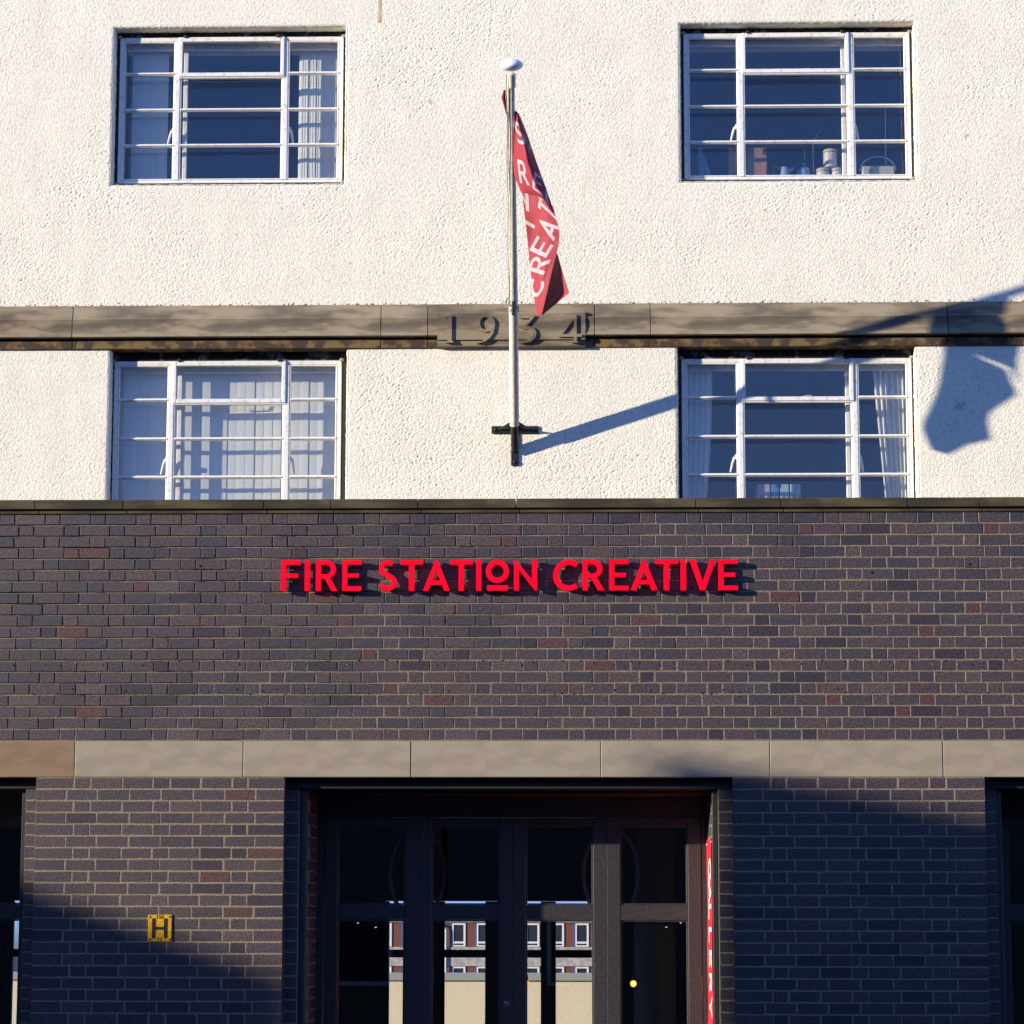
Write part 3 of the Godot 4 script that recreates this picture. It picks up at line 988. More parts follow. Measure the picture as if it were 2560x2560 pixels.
# ---------------------------------------------------------------- doors
func build_entrance(station: Node3D, mid: float) -> void:
	var z := -0.80
	var doors := group_node("folding_doors", station, Vector3(mid, 0.03, z))
	var frame := Shape.new()
	frame.box(Vector3(-1.515, 0, -0.08), Vector3(-1.463, 2.69, -0.005))
	frame.box(Vector3(1.463, 0, -0.08), Vector3(1.515, 2.69, -0.005))
	frame.box(Vector3(-1.4625, 2.515, -0.08), Vector3(1.4625, 2.69, -0.012))
	obj("door_frame", frame, mats.door_paint, doors)
	for k in 4:
		var x0 := -1.4585 + k * 0.7295
		var x1 := x0 + 0.7290
		var a := x0 + 0.103
		var b := x1 - 0.103
		for e in [[x0, a], [b, x1]]:
			var s := Shape.new()
			s.cbox(Vector3(e[0], 0.02, -0.055), Vector3(e[1], 2.51, 0.0), 0.003)
			obj("stile", s, mats.door_paint, doors)
		for y in [[0.02, 0.28], [1.722, 1.838], [2.449, 2.51]]:
			var s := Shape.new()
			s.cbox(Vector3(a + 0.0005, y[0], -0.053), Vector3(b - 0.0005, y[1], -0.003), 0.002)
			obj("rail", s, mats.door_paint, doors)
		for y in [[0.28, 1.722], [1.838, 2.449]]:
			var s := Shape.new()
			s.box(Vector3(a - 0.004, y[0] - 0.004, -0.033), Vector3(b + 0.004, y[1] + 0.004, -0.027))
			obj("pane", s, mats.glass, doors)
			s = Shape.new()
			for q in [[a + 0.0005, y[0] + 0.0005, a + 0.013, y[1] - 0.0005], [b - 0.013, y[0] + 0.0005, b - 0.0005, y[1] - 0.0005], [a + 0.0135, y[0] + 0.0005, b - 0.0135, y[0] + 0.013], [a + 0.0135, y[1] - 0.013, b - 0.0135, y[1] - 0.0005]]:
				s.cbox(Vector3(q[0], q[1], -0.026), Vector3(q[2], q[3], -0.012), 0.002)
			obj("glazing_bead", s, mats.door_paint, doors)
	var lock := Shape.new()
	lock.lathe([Vector2(0.026, -0.002), Vector2(0.026, 0.005), Vector2(0.021, 0.010), Vector2(0.001, 0.011)], Transform3D(Basis(Vector3.RIGHT, PI / 2), Vector3(-0.047, 1.078, 0.0)), 20)
	obj("lock", lock, plain(srgb(0.20, 0.19, 0.18), 0.3, 0.7), doors)


func build_rear_glazing(station: Node3D, mid: float) -> void:
	var doors := group_node("rear_doors", station, Vector3(mid, 0.03, -12.86))
	var s := Shape.new()
	for k in 5:
		var x := -1.455 + k * 0.7365 - 0.1
		s.cbox(Vector3(x, 0, -0.06), Vector3(x + 0.2 if k < 4 else x + 0.1, 2.04, 0.0), 0.004)
	for k in 4:
		var x := -1.455 + k * 0.7365 + 0.1005
		for y in [[0.0, 0.3], [1.299, 1.403]]:
			s.box(Vector3(x, y[0], -0.055), Vector3(x + 0.5355, y[1], -0.005))
	obj("door_frame", s, mats.black_steel, doors)
	for k in 4:
		var x := -1.455 + k * 0.7365 + 0.1
		var p := Shape.new()
		p.box(Vector3(x - 0.004, 0.3, -0.033), Vector3(x + 0.5405, 2.04, -0.027))
		obj("pane", p, mats.glass, doors)


# ---------------------------------------------------------------- windows
func bar(s: Shape, x0: float, y0: float, x1: float, y1: float, z0 := -0.026, z1 := 0.0) -> void:
	s.cbox(Vector3(x0, y0, z0), Vector3(x1, y1, z1), 0.004)


# rows: head of the frame, then the three bars, in world heights; split: the two mullions from the frame's left side
func build_window(station: Node3D, x0: float, sill: float, rows: Array, split: Vector2) -> void:
	var win := group_node("window", station, Vector3(x0, sill, GLAZING))
	var w := 1.795
	var top: float = rows[0] - sill
	var ys := [rows[1] - sill, rows[2] - sill, rows[3] - sill]
	# dark sub-frame in the opening
	var s := Shape.new()
	s.box(Vector3(-0.05, -0.06, -0.045), Vector3(-0.0005, top + 0.13, -0.006))
	s.box(Vector3(w + 0.0005, -0.06, -0.045), Vector3(w + 0.05, top + 0.13, -0.006))
	s.box(Vector3(0, -0.06, -0.045), Vector3(w, -0.0005, -0.006))
	obj("sub_frame", s, mats.black_putty, win)
	s = Shape.new()
	s.box(Vector3(0, top + 0.0005, -0.045), Vector3(w, top + 0.13, -0.006))
	obj("head_strip", s, mats.peeling, win)
	# outer frame
	s = Shape.new()
	bar(s, 0, 0, 0.034, top)
	bar(s, w - 0.034, 0, w, top)
	bar(s, 0.0345, 0, w - 0.0345, 0.024)
	bar(s, 0.0345, top - 0.034, w - 0.0345, top)
	obj("frame", s, mats.white_paint, win)
	for x in [split.x, split.y]:
		s = Shape.new()
		bar(s, x - 0.021, 0.0245, x + 0.021, top - 0.0345, -0.026, 0.006)
		obj("mullion", s, mats.white_paint, win)
	# three lights, each with a thin sash, bars and panes
	var lights := [[0.0345, split.x - 0.0215], [split.x + 0.0215, split.y - 0.0215], [split.y + 0.0215, w - 0.0345]]
	for k in 3:
		var a: float = lights[k][0]
		var b: float = lights[k][1]
		var t := 0.011
		s = Shape.new()
		var lo := 0.025
		var hi := top - 0.035
		bar(s, a, lo, a + t, hi, -0.023, 0.0025)
		bar(s, b - t, lo, b, hi, -0.023, 0.0025)
		bar(s, a + t + 0.0005, lo, b - t - 0.0005, lo + t, -0.023, 0.0025)
		bar(s, a + t + 0.0005, hi - t, b - t - 0.0005, hi, -0.023, 0.0025)
		obj("sash", s, mats.white_paint, win)
		for j in 3:
			s = Shape.new()
			if k == 1 and j == 0:
				continue
			bar(s, a + t + 0.0005, ys[j] - 0.013, b - t - 0.0005, ys[j] + 0.013, -0.024, 0.001)
			bar(s, a + 0.004, ys[j] - 0.0065, b - 0.004, ys[j] + 0.006, 0.0, 0.009)
			obj("glazing_bar", s, mats.white_paint, win)
		if k == 1:   # top-hung vent, standing proud
			s = Shape.new()
			var y0: float = ys[0] - 0.030
			var y1 := top - 0.004
			bar(s, a - 0.012, y0, a + 0.018, y1, -0.02, 0.016)
			bar(s, b - 0.018, y0, b + 0.012, y1, -0.02, 0.016)
			bar(s, a + 0.0185, y0, b - 0.0185, y0 + 0.034, -0.02, 0.016)
			bar(s, a + 0.0185, y1 - 0.040, b - 0.0185, y1, -0.02, 0.016)
			bar(s, a - 0.018, y0 - 0.013, b + 0.018, y0 - 0.001, -0.02, 0.010)
			obj("vent_frame", s, mats.white_paint, win)
			for x in [a + 0.04, b - 0.04]:
				s = Shape.new()
				s.cbox(Vector3(x - 0.014, top - 0.012, 0.0), Vector3(x + 0.014, top + 0.012, 0.026), 0.004)
				obj("hinge", s, mats.black_putty, win)
			s = Shape.new()
			s.tube([Vector3(0.78, ys[0] + 0.008, -0.03), Vector3(0.94, ys[0] + 0.010, -0.035), Vector3(0.99, ys[0] + 0.028, -0.05), Vector3(1.02, ys[0] + 0.026, -0.055)], [0.006, 0.006, 0.005, 0.004], 8)
			obj("stay", s, mats.white_paint, win)
		var edges := [top - 0.035 - t, ys[0], ys[1], ys[2], 0.025 + t]
		for j in 4:
			s = Shape.new()
			s.box(Vector3(a + t - 0.003, edges[j + 1] + (0.012 if j < 3 else -0.002), -0.022), Vector3(b - t + 0.003, edges[j] - (0.012 if j > 0 else -0.002), -0.018))
			obj("pane", s, mats.glass, win)
	# handles on the two casements
	for x in [split.x - 0.034, split.y + 0.034]:
		s = Shape.new()
		var lean := -0.024 if x < 0.9 else 0.014
		s.cbox(Vector3(x - 0.011, ys[1] - 0.175, -0.05), Vector3(x + 0.011, ys[1] - 0.135, -0.03), 0.004)
		s.tube([Vector3(x + lean * 0.5, ys[1] - 0.155, -0.045), Vector3(x + lean * 1.2, ys[1] - 0.20, -0.05), Vector3(x + lean * 1.9, ys[1] - 0.275, -0.048)], [0.012, 0.011, 0.008], 8)
		obj("handle", s, mats.white_paint, win)
	# rounded mastic lumps at the corners of the frame
	for p in [Vector2(0.0, 0.0), Vector2(w, 0.0), Vector2(0.0, top + 0.004), Vector2(w, top + 0.004)]:
		s = Shape.new()
		s.lathe([Vector2(0.001, -0.016), Vector2(0.014, -0.009), Vector2(0.018, 0.0), Vector2(0.013, 0.010), Vector2(0.001, 0.016)], Transform3D(Basis(), Vector3(p.x, p.y, 0.0)), 10)
		obj("corner_lug", s, mats.rope, win)
	# plastered lining and sill board
	s = Shape.new()
	s.box(Vector3(-0.06, -0.06, -0.40), Vector3(-0.02, top + 0.05, -0.052))
	s.box(Vector3(w + 0.02, -0.06, -0.40), Vector3(w + 0.06, top + 0.05, -0.052))
	s.box(Vector3(-0.0195, top + 0.01, -0.40), Vector3(w + 0.0195, top + 0.05, -0.052))
	obj("lining", s, mats.white_plaster, win)
	s = Shape.new()
	s.cbox(Vector3(-0.0195, -0.06, -0.52), Vector3(w + 0.0195, 0.012, -0.052), 0.004)
	obj("sill_board", s, mats.white_plaster, win)
	# secondary glazing behind
	var zf := -0.088
	s = Shape.new()
	bar(s, -0.0195, 0.0125, 0.03, top + 0.0095, zf - 0.02, zf)
	bar(s, w - 0.03, 0.0125, w + 0.0195, top + 0.0095, zf - 0.02, zf)
	bar(s, 0.0305, 0.0125, w - 0.0305, 0.035, zf - 0.02, zf)
	bar(s, 0.0305, top - 0.075, w - 0.0305, top + 0.0095, zf - 0.02, zf)
	var meet: float = split.x + 0.05 if x0 < 0 else split.y - 0.045
	bar(s, meet - 0.018, 0.0355, meet + 0.018, top - 0.0755, zf - 0.02, zf)
	obj("inner_frame", s, mats.white_paint, win)
	for q in [[0.0305, meet - 0.018], [meet + 0.018, w - 0.0305]]:
		s = Shape.new()
		s.box(Vector3(q[0] - 0.003, 0.033, zf - 0.013), Vector3(q[1] + 0.003, top - 0.073, zf - 0.009))
		obj("inner_pane", s, mats.glass, win)


# ---------------------------------------------------------------- flagpole and flag
const POLE_FOOT := Vector3(-0.355, 5.36, -0.5)
const POLE_RISE := 1.335


func on_pole(out: float) -> Vector3:
	return Vector3(POLE_FOOT.x + 0.006 * out, POLE_FOOT.y + POLE_RISE * out, WALL + out)


const UPPER_FOLD := [Vector3(-0.319,7.507,1.080), Vector3(-0.311,7.492,1.100), Vector3(-0.304,7.488,1.090), Vector3(-0.297,7.489,1.070), Vector3(-0.329,7.429,1.030), Vector3(-0.306,7.402,1.100), Vector3(-0.286,7.402,1.100), Vector3(-0.266,7.429,1.030), Vector3(-0.336,7.340,0.980), Vector3(-0.298,7.304,1.080), Vector3(-0.263,7.298,1.100), Vector3(-0.229,7.334,1.010), Vector3(-0.340,7.251,0.930), Vector3(-0.290,7.209,1.050), Vector3(-0.241,7.190,1.110), Vector3(-0.196,7.235,1.000), Vector3(-0.338,7.175,0.900), Vector3(-0.279,7.129,1.030), Vector3(-0.222,7.105,1.100), Vector3(-0.166,7.143,1.000), Vector3(-0.327,7.083,0.885), Vector3(-0.260,7.045,0.990), Vector3(-0.195,7.012,1.080), Vector3(-0.131,7.040,1.000), Vector3(-0.297,7.007,0.885), Vector3(-0.227,6.965,0.970), Vector3(-0.159,6.922,1.060), Vector3(-0.092,6.932,1.000), Vector3(-0.289,6.976,0.885), Vector3(-0.196,6.927,0.950), Vector3(-0.114,6.852,1.030), Vector3(-0.032,6.739,1.000)]
const LOWER_FOLD := [Vector3(-0.285,7.012,0.870), Vector3(-0.207,6.954,0.900), Vector3(-0.128,6.893,0.940), Vector3(-0.050,6.832,0.980), Vector3(-0.269,6.905,0.865), Vector3(-0.188,6.851,0.895), Vector3(-0.107,6.789,0.950), Vector3(-0.027,6.733,0.985), Vector3(-0.254,6.780,0.850), Vector3(-0.171,6.741,0.880), Vector3(-0.089,6.688,0.950), Vector3(-0.007,6.646,0.990), Vector3(-0.239,6.656,0.835), Vector3(-0.162,6.632,0.860), Vector3(-0.085,6.598,0.920), Vector3(-0.009,6.570,0.960), Vector3(-0.227,6.532,0.815), Vector3(-0.160,6.518,0.860), Vector3(-0.093,6.504,0.900), Vector3(-0.027,6.494,0.930), Vector3(-0.215,6.411,0.790), Vector3(-0.162,6.400,0.835), Vector3(-0.109,6.391,0.875), Vector3(-0.056,6.386,0.900), Vector3(-0.194,6.258,0.760), Vector3(-0.160,6.245,0.815), Vector3(-0.126,6.234,0.860), Vector3(-0.093,6.229,0.888), Vector3(-0.172,6.088,0.780), Vector3(-0.160,6.084,0.790), Vector3(-0.147,6.078,0.805), Vector3(-0.135,6.073,0.820)]
const REAR_FOLD := [Vector3(-0.067,6.570,0.780), Vector3(-0.052,6.549,0.820), Vector3(-0.037,6.525,0.870), Vector3(-0.022,6.503,0.915), Vector3(-0.088,6.412,0.750), Vector3(-0.052,6.401,0.780), Vector3(-0.016,6.383,0.835), Vector3(0.020,6.367,0.885), Vector3(-0.125,6.266,0.732), Vector3(-0.062,6.257,0.760), Vector3(0.002,6.239,0.820), Vector3(0.065,6.222,0.875), Vector3(-0.146,6.091,0.770), Vector3(-0.141,6.088,0.775), Vector3(-0.136,6.086,0.780), Vector3(-0.131,6.082,0.790)]


# a smooth cloth through control rows of four points; returns [rows, lengths across, lengths down]
func cloth(points: Array, per_row: int, wrinkle: float, creased := false) -> Array:
	var count := points.size() / 4
	var rows := []
	for r in (count - 1) * per_row + 1:
		var k := mini(r / per_row, count - 2)
		var t := float(r) / per_row - k
		var ctl := []
		for i in 4:
			var p0: Vector3 = points[maxi(k - 1, 0) * 4 + i]
			var p1: Vector3 = points[k * 4 + i]
			var p2: Vector3 = points[(k + 1) * 4 + i]
			var p3: Vector3 = points[mini(k + 2, count - 1) * 4 + i]
			ctl.append(p1.lerp(p2, t) if creased else p1.cubic_interpolate(p2, p0, p3, t))
		var row := []
		for c in 19:
			var j := mini(c / 6, 2)
			var u := c / 6.0 - j
			var q: Vector3 = ctl[j].cubic_interpolate(ctl[j + 1], ctl[maxi(j - 1, 0)], ctl[mini(j + 2, 3)], u)
			q.z += wrinkle * sin(c * 0.9 + r * 0.35) * sin(r * 0.21 + 1.0) * sin(PI * c / 18.0)
			row.append(q)
		rows.append(row)
	var lengths := []
	var down := 0.0
	for r in rows.size():
		if r > 0:
			down += rows[r][9].distance_to(rows[r - 1][9])
		var across := 0.0
		var line := []
		for c in 19:
			if c > 0:
				across += rows[r][c].distance_to(rows[r][c - 1])
			line.append(Vector2(across, down))
		for c in 19:
			line[c].x -= across   # measured from the free hem
		lengths.append(line)
	return [rows, lengths]


# prints = [letter, across 0..1, down 0..1, height in metres, turn in degrees]
func printed_cloth(made: Array, prints: Array) -> StandardMaterial3D:
	var rows: Array = made[0]
	var lengths: Array = made[1]
	var wide := 0.0
	for line in lengths:
		wide = maxf(wide, -line[0].x)
	var tall: float = lengths[-1][9].y
	var scale := 420.0
	var im := Image.create(int(wide * scale) + 4, int(tall * scale) + 4, false, Image.FORMAT_RGB8)
	im.fill(srgb(0.285, 0.017, 0.036))
	var ink := srgb(0.42, 0.36, 0.40)
	for p in prints:
		var r := int(p[2] * (rows.size() - 1))
		var line: Array = lengths[r]
		var at := Vector2(lerpf(line[0].x, line[18].x, p[1]) + wide, line[9].y)
		var shapes := letter_shape(p[0])
		var turn := deg_to_rad(p[4])
		var reach := int(p[3] * scale * 0.8)
		var cx := int(at.x * scale)
		var cy := int(at.y * scale)
		for y in range(maxi(cy - reach, 0), mini(cy + reach, im.get_height())):
			for x in range(maxi(cx - reach, 0), mini(cx + reach, im.get_width())):
				var d: Vector2 = (Vector2(x, -y) - Vector2(cx, -cy)) / (p[3] * scale)
				if inside(shapes, d.rotated(-turn) + Vector2(0.36, 0.5)):
					im.set_pixel(x, y, ink)
	for r in lengths.size():
		for c in 19:
			lengths[r][c] = Vector2((lengths[r][c].x + wide) * scale / im.get_width(), lengths[r][c].y * scale / im.get_height())
	var m := plain(Color.WHITE, 0.75)
	m.albedo_texture = ImageTexture.create_from_image(im)
	m.texture_repeat = false
	m.backlight_enabled = true
	m.backlight = Color(0.22, 0.22, 0.22)
	return m


func build_flag() -> void:
	var pole := group_node("flagpole", self, POLE_FOOT)
	tag(pole, "white slanting flagpole with oval top on a black wall bracket below the date stone", "flagpole")
	var foot := POLE_FOOT
	var s := Shape.new()
	s.tube([on_pole(0.14) - foot, on_pole(0.7) - foot, on_pole(1.2) - foot, on_pole(1.76) - foot], [0.036, 0.034, 0.028, 0.021], 20)
	obj("pole", s, mats.pole, pole)
	s = Shape.new()
	var tip := on_pole(1.775) - foot
	s.lathe(range(13).map(func(k): return Vector2(0.0835 * sin(PI * k / 12.0) + 0.0004, -0.044 * cos(PI * k / 12.0))), Transform3D(Basis(Quaternion(Vector3.UP, Vector3(0.0, 0.9, 0.42).normalized())), tip + Vector3(0, 0.030, 0.01)), 32)
	obj("finial", s, mats.ball, pole)
	s = Shape.new()
	s.tube([on_pole(1.70) - foot, on_pole(1.757) - foot], [0.030, 0.030], 16)
	obj("truck", s, mats.pole, pole)
	s = Shape.new()
	s.tube([on_pole(0.012) - foot, on_pole(0.165) - foot], [0.030, 0.030], 18)
	obj("socket", s, mats.bracket, pole)
	s = Shape.new()
	s.cbox(Vector3(-0.182, 0.152, 0.002), Vector3(0.186, 0.212, 0.014), 0.004)
	s.cbox(Vector3(-0.030, -0.103, 0.002), Vector3(0.030, 0.1515, 0.013), 0.004)
	obj("wall_plate", s, mats.bracket, pole)
	for side in [-1.0, 1.0]:
		s = Shape.new()
		s.slab(PackedVector2Array([Vector2(0, 0), Vector2(0.105, 0), Vector2(0, 0.115)]), [], -0.004, 0.004, Transform3D(Basis(Vector3(side, 0, 0), Vector3(0, 0.35, 0.93), Vector3(0, 0.93 * side, -0.35 * side)), Vector3(side * 0.028, 0.180, 0.014)))
		obj("gusset", s, mats.bracket, pole)
	for p in [Vector2(-0.15, 0.182), Vector2(0.15, 0.182), Vector2(0.0, -0.075)]:
		s = Shape.new()
		s.lathe([Vector2(0.013, -0.001), Vector2(0.013, 0.008), Vector2(0.008, 0.012), Vector2(0.0005, 0.012)], Transform3D(Basis(Vector3.RIGHT, PI / 2), Vector3(p.x, p.y, 0.013)), 6)
		obj("bolt", s, mats.bracket, pole)
	for k in 2:
		s = Shape.new()
		var pts := []
		var radii := []
		for j in 15:
			var o := lerpf(0.72, 1.75, j / 14.0)
			pts.append(on_pole(o) - foot + Vector3(-0.034 + 0.016 * k + 0.004 * sin(j * 1.3 + k), 0.012 * sin(PI * j / 14.0), 0.024 + 0.012 * sin(PI * j / 14.0)))
			radii.append(0.0034)
		s.tube(pts, radii, 8)
		obj("halyard", s, mats.rope, pole)
	s = Shape.new()
	for j in 3:
		var c := on_pole(0.70 + 0.012 * j) - foot
		var ring := []
		var radii := []
		for a in 13:
			var w := TAU * a / 12.0
			ring.append(c + Vector3(cos(w) * 0.038, 0.012 * sin(w * 2.0 + j) - 0.010 * j, sin(w) * 0.038))
			radii.append(0.0045)
		s.tube(ring, radii, 7)
	var loose := on_pole(0.72) - foot
	s.tube([loose + Vector3(-0.02, 0.02, 0.045), loose + Vector3(-0.045, 0.05, 0.05), loose + Vector3(-0.06, 0.02, 0.045), loose + Vector3(-0.05, -0.02, 0.045)], [0.006, 0.006, 0.006, 0.005], 7)
	obj("tied_rope", s, mats.rope, pole)
	s = Shape.new()
	s.cbox(loose + Vector3(-0.014, -0.085, 0.034), loose + Vector3(0.014, 0.05, 0.056), 0.006)
	obj("cleat", s, mats.bracket, pole)

	var flag := group_node("flag", self, Vector3(-0.16, 6.07, 0.80))
	tag(flag, "red flag with white lettering hanging folded from the flagpole", "flag")
	var shift := -flag.position
	var upper := cloth(UPPER_FOLD, 6, 0.004)
	var m1 := printed_cloth(upper, [["S", 0.45, 0.26, 0.17, -8.0], ["T", 1.0, 0.36, 0.13, -55.0], ["R", 0.38, 0.67, 0.18, -8.0], ["E", 0.80, 0.79, 0.14, -26.0], ["I", 1.0, 0.93, 0.12, -50.0]])
	var lower := cloth(LOWER_FOLD, 6, 0.006)
	var m2 := printed_cloth(lower, [["T", 0.76, 0.10, 0.17, 66.0], ["A", 0.66, 0.33, 0.175, 70.0], ["E", 0.47, 0.515, 0.17, 72.0], ["R", 0.40, 0.690, 0.165, 75.0], ["C", 0.28, 0.835, 0.155, 78.0], ["I", 0.25, 0.13, 0.15, -8.0], ["N", 0.0, 0.10, 0.15, -10.0], ["I", 0.08, 0.27, 0.14, 78.0]])
	for f in [[upper, m1], [lower, m2]]:
		var c := Shape.new()
		c.use_uv = true
		var rows: Array = f[0][0].map(func(row): return row.map(func(p): return p + shift))
		c.sheet(rows, f[0][1])
		obj("printed_fold", c, f[1], flag)
	var c := Shape.new()
	c.sheet(cloth(REAR_FOLD, 8, 0.008, true)[0].map(func(row): return row.map(func(p): return p + shift)))
	mats.flag_red.backlight_enabled = true
	mats.flag_red.backlight = Color(0.22, 0.22, 0.22)
	obj("rear_fold", c, mats.flag_red, flag)
	# the hem's sleeve wraps the pole near the top, with a loose corner on its far side
	c = Shape.new()
	var rows := []
	for r in 9:
		var row := []
		var o := lerpf(1.60, 1.33, r / 8.0)
		for k in 7:
			var w := lerpf(-0.5, PI + 0.3, k / 6.0)
			row.append(on_pole(o) + Vector3(-cos(w) * -0.030, 0, -sin(w) * 0.034) + shift)
		rows.append(row)
	c.sheet(rows)
	c.tube([on_pole(1.70) + Vector3(-0.05, -0.02, 0.0) + shift, on_pole(1.66) + Vector3(-0.058, -0.01, 0.01) + shift, on_pole(1.58) + Vector3(-0.035, 0.0, 0.01) + shift], [0.008, 0.016, 0.005], 8)
	obj("sleeve", c, mats.flag_red, flag)


# ---------------------------------------------------------------- signs
func build_signs() -> void:
	var sign := group_node("wall_sign", self, Vector3(-0.39, 4.188, 0.0))
	tag(sign, "raised red capital letters reading FIRE STATION CREATIVE on the dark brick wall", "sign")
	var text := "FIRESTATIONCREATIVE"
	var xs := [-2.091, -1.914, -1.830, -1.632, -1.376, -1.197, -1.028, -0.825, -0.631, -0.559, -0.349, -0.055, 0.163, 0.362, 0.521, 0.706, 0.895, 0.960, 1.175]
	for k in text.length():
		var s := Shape.new()
		var h := 0.233
		for part in letter_shape(text[k]):
			var outer := PackedVector2Array()
			for p in part[0]:
				outer.append(p * h)
			var holes := []
			for hole in part[1]:
				var scaled := PackedVector2Array()
				for p in hole:
					scaled.append(p * h)
				holes.append(scaled)
			s.slab(outer, holes, 0.024, 0.062)
		var o := obj("letter", s, mats.red_gloss, sign)
		o.position = Vector3(xs[k] + 0.39, 0, 0)
		var st := Shape.new()
		for y in [0.03, 0.2]:
			st.tube([Vector3(0.02 if text[k] != "T" else 0.085, y, 0.0), Vector3(0.02 if text[k] != "T" else 0.085, y, 0.0245)], [0.004, 0.004], 6)
		obj("stud", st, mats.bracket, o)

	var plate := group_node("hydrant_sign", self, Vector3(-2.957, 1.683, 0.0))
	tag(plate, "small yellow fire hydrant plate with black H, 150 and 17 on the brick pier", "sign")
	var s := Shape.new()
	s.cbox(Vector3(-0.0875, -0.099, 0.004), Vector3(0.0875, 0.099, 0.010), 0.004)
	obj("plate", s, paint(srgb(0.78, 0.42, 0.012), 0.4, mats.pole.albedo_texture, 3.0), plate)
	var black := plain(srgb(0.010, 0.009, 0.008), 0.5)
	s = Shape.new()
	s.slab(PackedVector2Array([Vector2(-0.058, -0.072), Vector2(-0.030, -0.072), Vector2(-0.030, -0.012), Vector2(0.030, -0.012), Vector2(0.030, -0.072), Vector2(0.058, -0.072), Vector2(0.058, 0.072), Vector2(0.030, 0.072), Vector2(0.030, 0.010), Vector2(-0.030, 0.010), Vector2(-0.030, 0.072), Vector2(-0.058, 0.072)]), [], 0.009, 0.0108)
	obj("letter", s, black, plate)
	var font := SystemFont.new()
	font.font_names = PackedStringArray(["Droid Sans"])
	font.font_weight = 700
	for t in [["150", 0.0825], ["17", -0.0835]]:
		var tm := TextMesh.new()
		tm.text = t[0]
		tm.font = font
		tm.font_size = 32
		tm.pixel_size = 0.00112
		tm.depth = 0.0012
		var o := place("numerals", tm, black, plate)
		o.position = Vector3(0, t[1], 0.0104)
	for p in [Vector2(-0.074, 0.083), Vector2(0.074, 0.083), Vector2(-0.074, -0.083), Vector2(0.074, -0.083)]:
		s = Shape.new()
		s.lathe([Vector2(0.0075, 0.0), Vector2(0.007, 0.003), Vector2(0.0005, 0.005)], Transform3D(Basis(Vector3.RIGHT, PI / 2), Vector3(p.x, p.y, 0.009)), 10)
		obj("screw", s, mats.oxide, plate)

	# banner on the door's right-hand return, its face turned towards the sun
	var banner := group_node("banner", self, Vector3(1.124, 0.30, -0.475))
	tag(banner, "tall red banner reading GALLERY downwards in white beside the entrance doors", "banner")
	s = Shape.new()
	var rows := []
	for r in 25:
		var row := []
		for k in 7:
			row.append(Vector3(0.0025 * sin(r * 0.8 + k), r * 0.086 + 0.004 * k / 6.0, lerpf(-0.255, 0.255, k / 6.0)))
		rows.append(row)
	s.sheet(rows, [], Vector3.LEFT)
	s.cbox(Vector3(0.0045, 0.0, -0.255), Vector3(0.0065, 2.06, 0.255), 0.0)
	obj("cloth", s, plain(srgb(0.68, 0.012, 0.028), 0.6), banner)
	var white := plain(srgb(0.72, 0.72, 0.72), 0.6)
	var y := 2.215 - 0.30
	for ch in "GALLERY":
		s = Shape.new()
		var h := 0.27
		for part in letter_shape(ch):
			var outer := PackedVector2Array()
			for p in part[0]:
				outer.append(p * h * Vector2(0.76, 1))
			var holes := []
			for hole in part[1]:
				var q := PackedVector2Array()
				for p in hole:
					q.append(p * h * Vector2(0.76, 1))
				holes.append(q)
			s.slab(outer, holes, 0.0, 0.0015, Transform3D(Basis(Vector3(0, -1, 0), Vector3(0, 0, 1), Vector3(-1, 0, 0)), Vector3(-0.004, y, -0.02)))
		obj("letter", s, white, banner)
		y -= 0.172
	for p in [Vector2(0.03, -0.24), Vector2(2.03, -0.24), Vector2(0.03, 0.24), Vector2(2.03, 0.24)]:
		s = Shape.new()
		s.tube([Vector3(0.008, p.x, p.y), Vector3(-0.006, p.x, p.y)], [0.008, 0.008], 8)
		obj("eyelet", s, mats.ball, banner)


# ---------------------------------------------------------------- things behind the windows
func slat_mesh(width: float, drop: float, turn: float) -> Mesh:
	var s := Shape.new()
	var rows := []
	for r in 7:
		var row := []
		for k in 5:
			var u := k / 4.0 - 0.5
			var p := Vector3(u * width, -drop * r / 6.0, 0.0025 * (1.0 - 4.0 * u * u)).rotated(Vector3.UP, turn)
			row.append(p)
		rows.append(row)
	s.sheet(rows)
	return s.mesh()


func blind(at: Vector3, xs: Array, width: float, drop: float, turns: Array, label: String) -> void:
	var b := group_node("vertical_blind", self, at)
	tag(b, label, "blind", "blinds and curtains inside the upper windows")
	var rail := Shape.new()
	rail.cbox(Vector3(xs[0] - 0.06, 0.0, -0.02), Vector3(xs[-1] + 0.06, 0.03, 0.02), 0.003)
	obj("head_rail", rail, mats.white_plaster, b)
	for k in xs.size():
		var o := place("slat", slat_mesh(width, drop, turns[k % turns.size()]), mats.blind, b)
		o.position = Vector3(xs[k], -0.002, 0.002 * (k % 3))


func curtain(at: Vector3, top: Vector2, low: Vector2, drop: float, folds: int, label: String) -> void:
	var s := Shape.new()
	var rows := []
	for r in 25:
		var t := r / 24.0
		var l := lerpf(top.x, low.x, t)
		var e := lerpf(top.y, low.y, t * t)
		var row := []
		for k in folds * 6 + 1:
			var u := float(k) / (folds * 6)
			row.append(Vector3(lerpf(l, e, u), -drop * t, 0.018 * sin(u * folds * TAU + 0.4 * sin(t * 3.0))))
		rows.append(row)
	s.sheet(rows)
	var o := obj("net_curtain", s, mats.blind)
	o.position = at
	tag(o, label, "curtain", "blinds and curtains inside the upper windows")


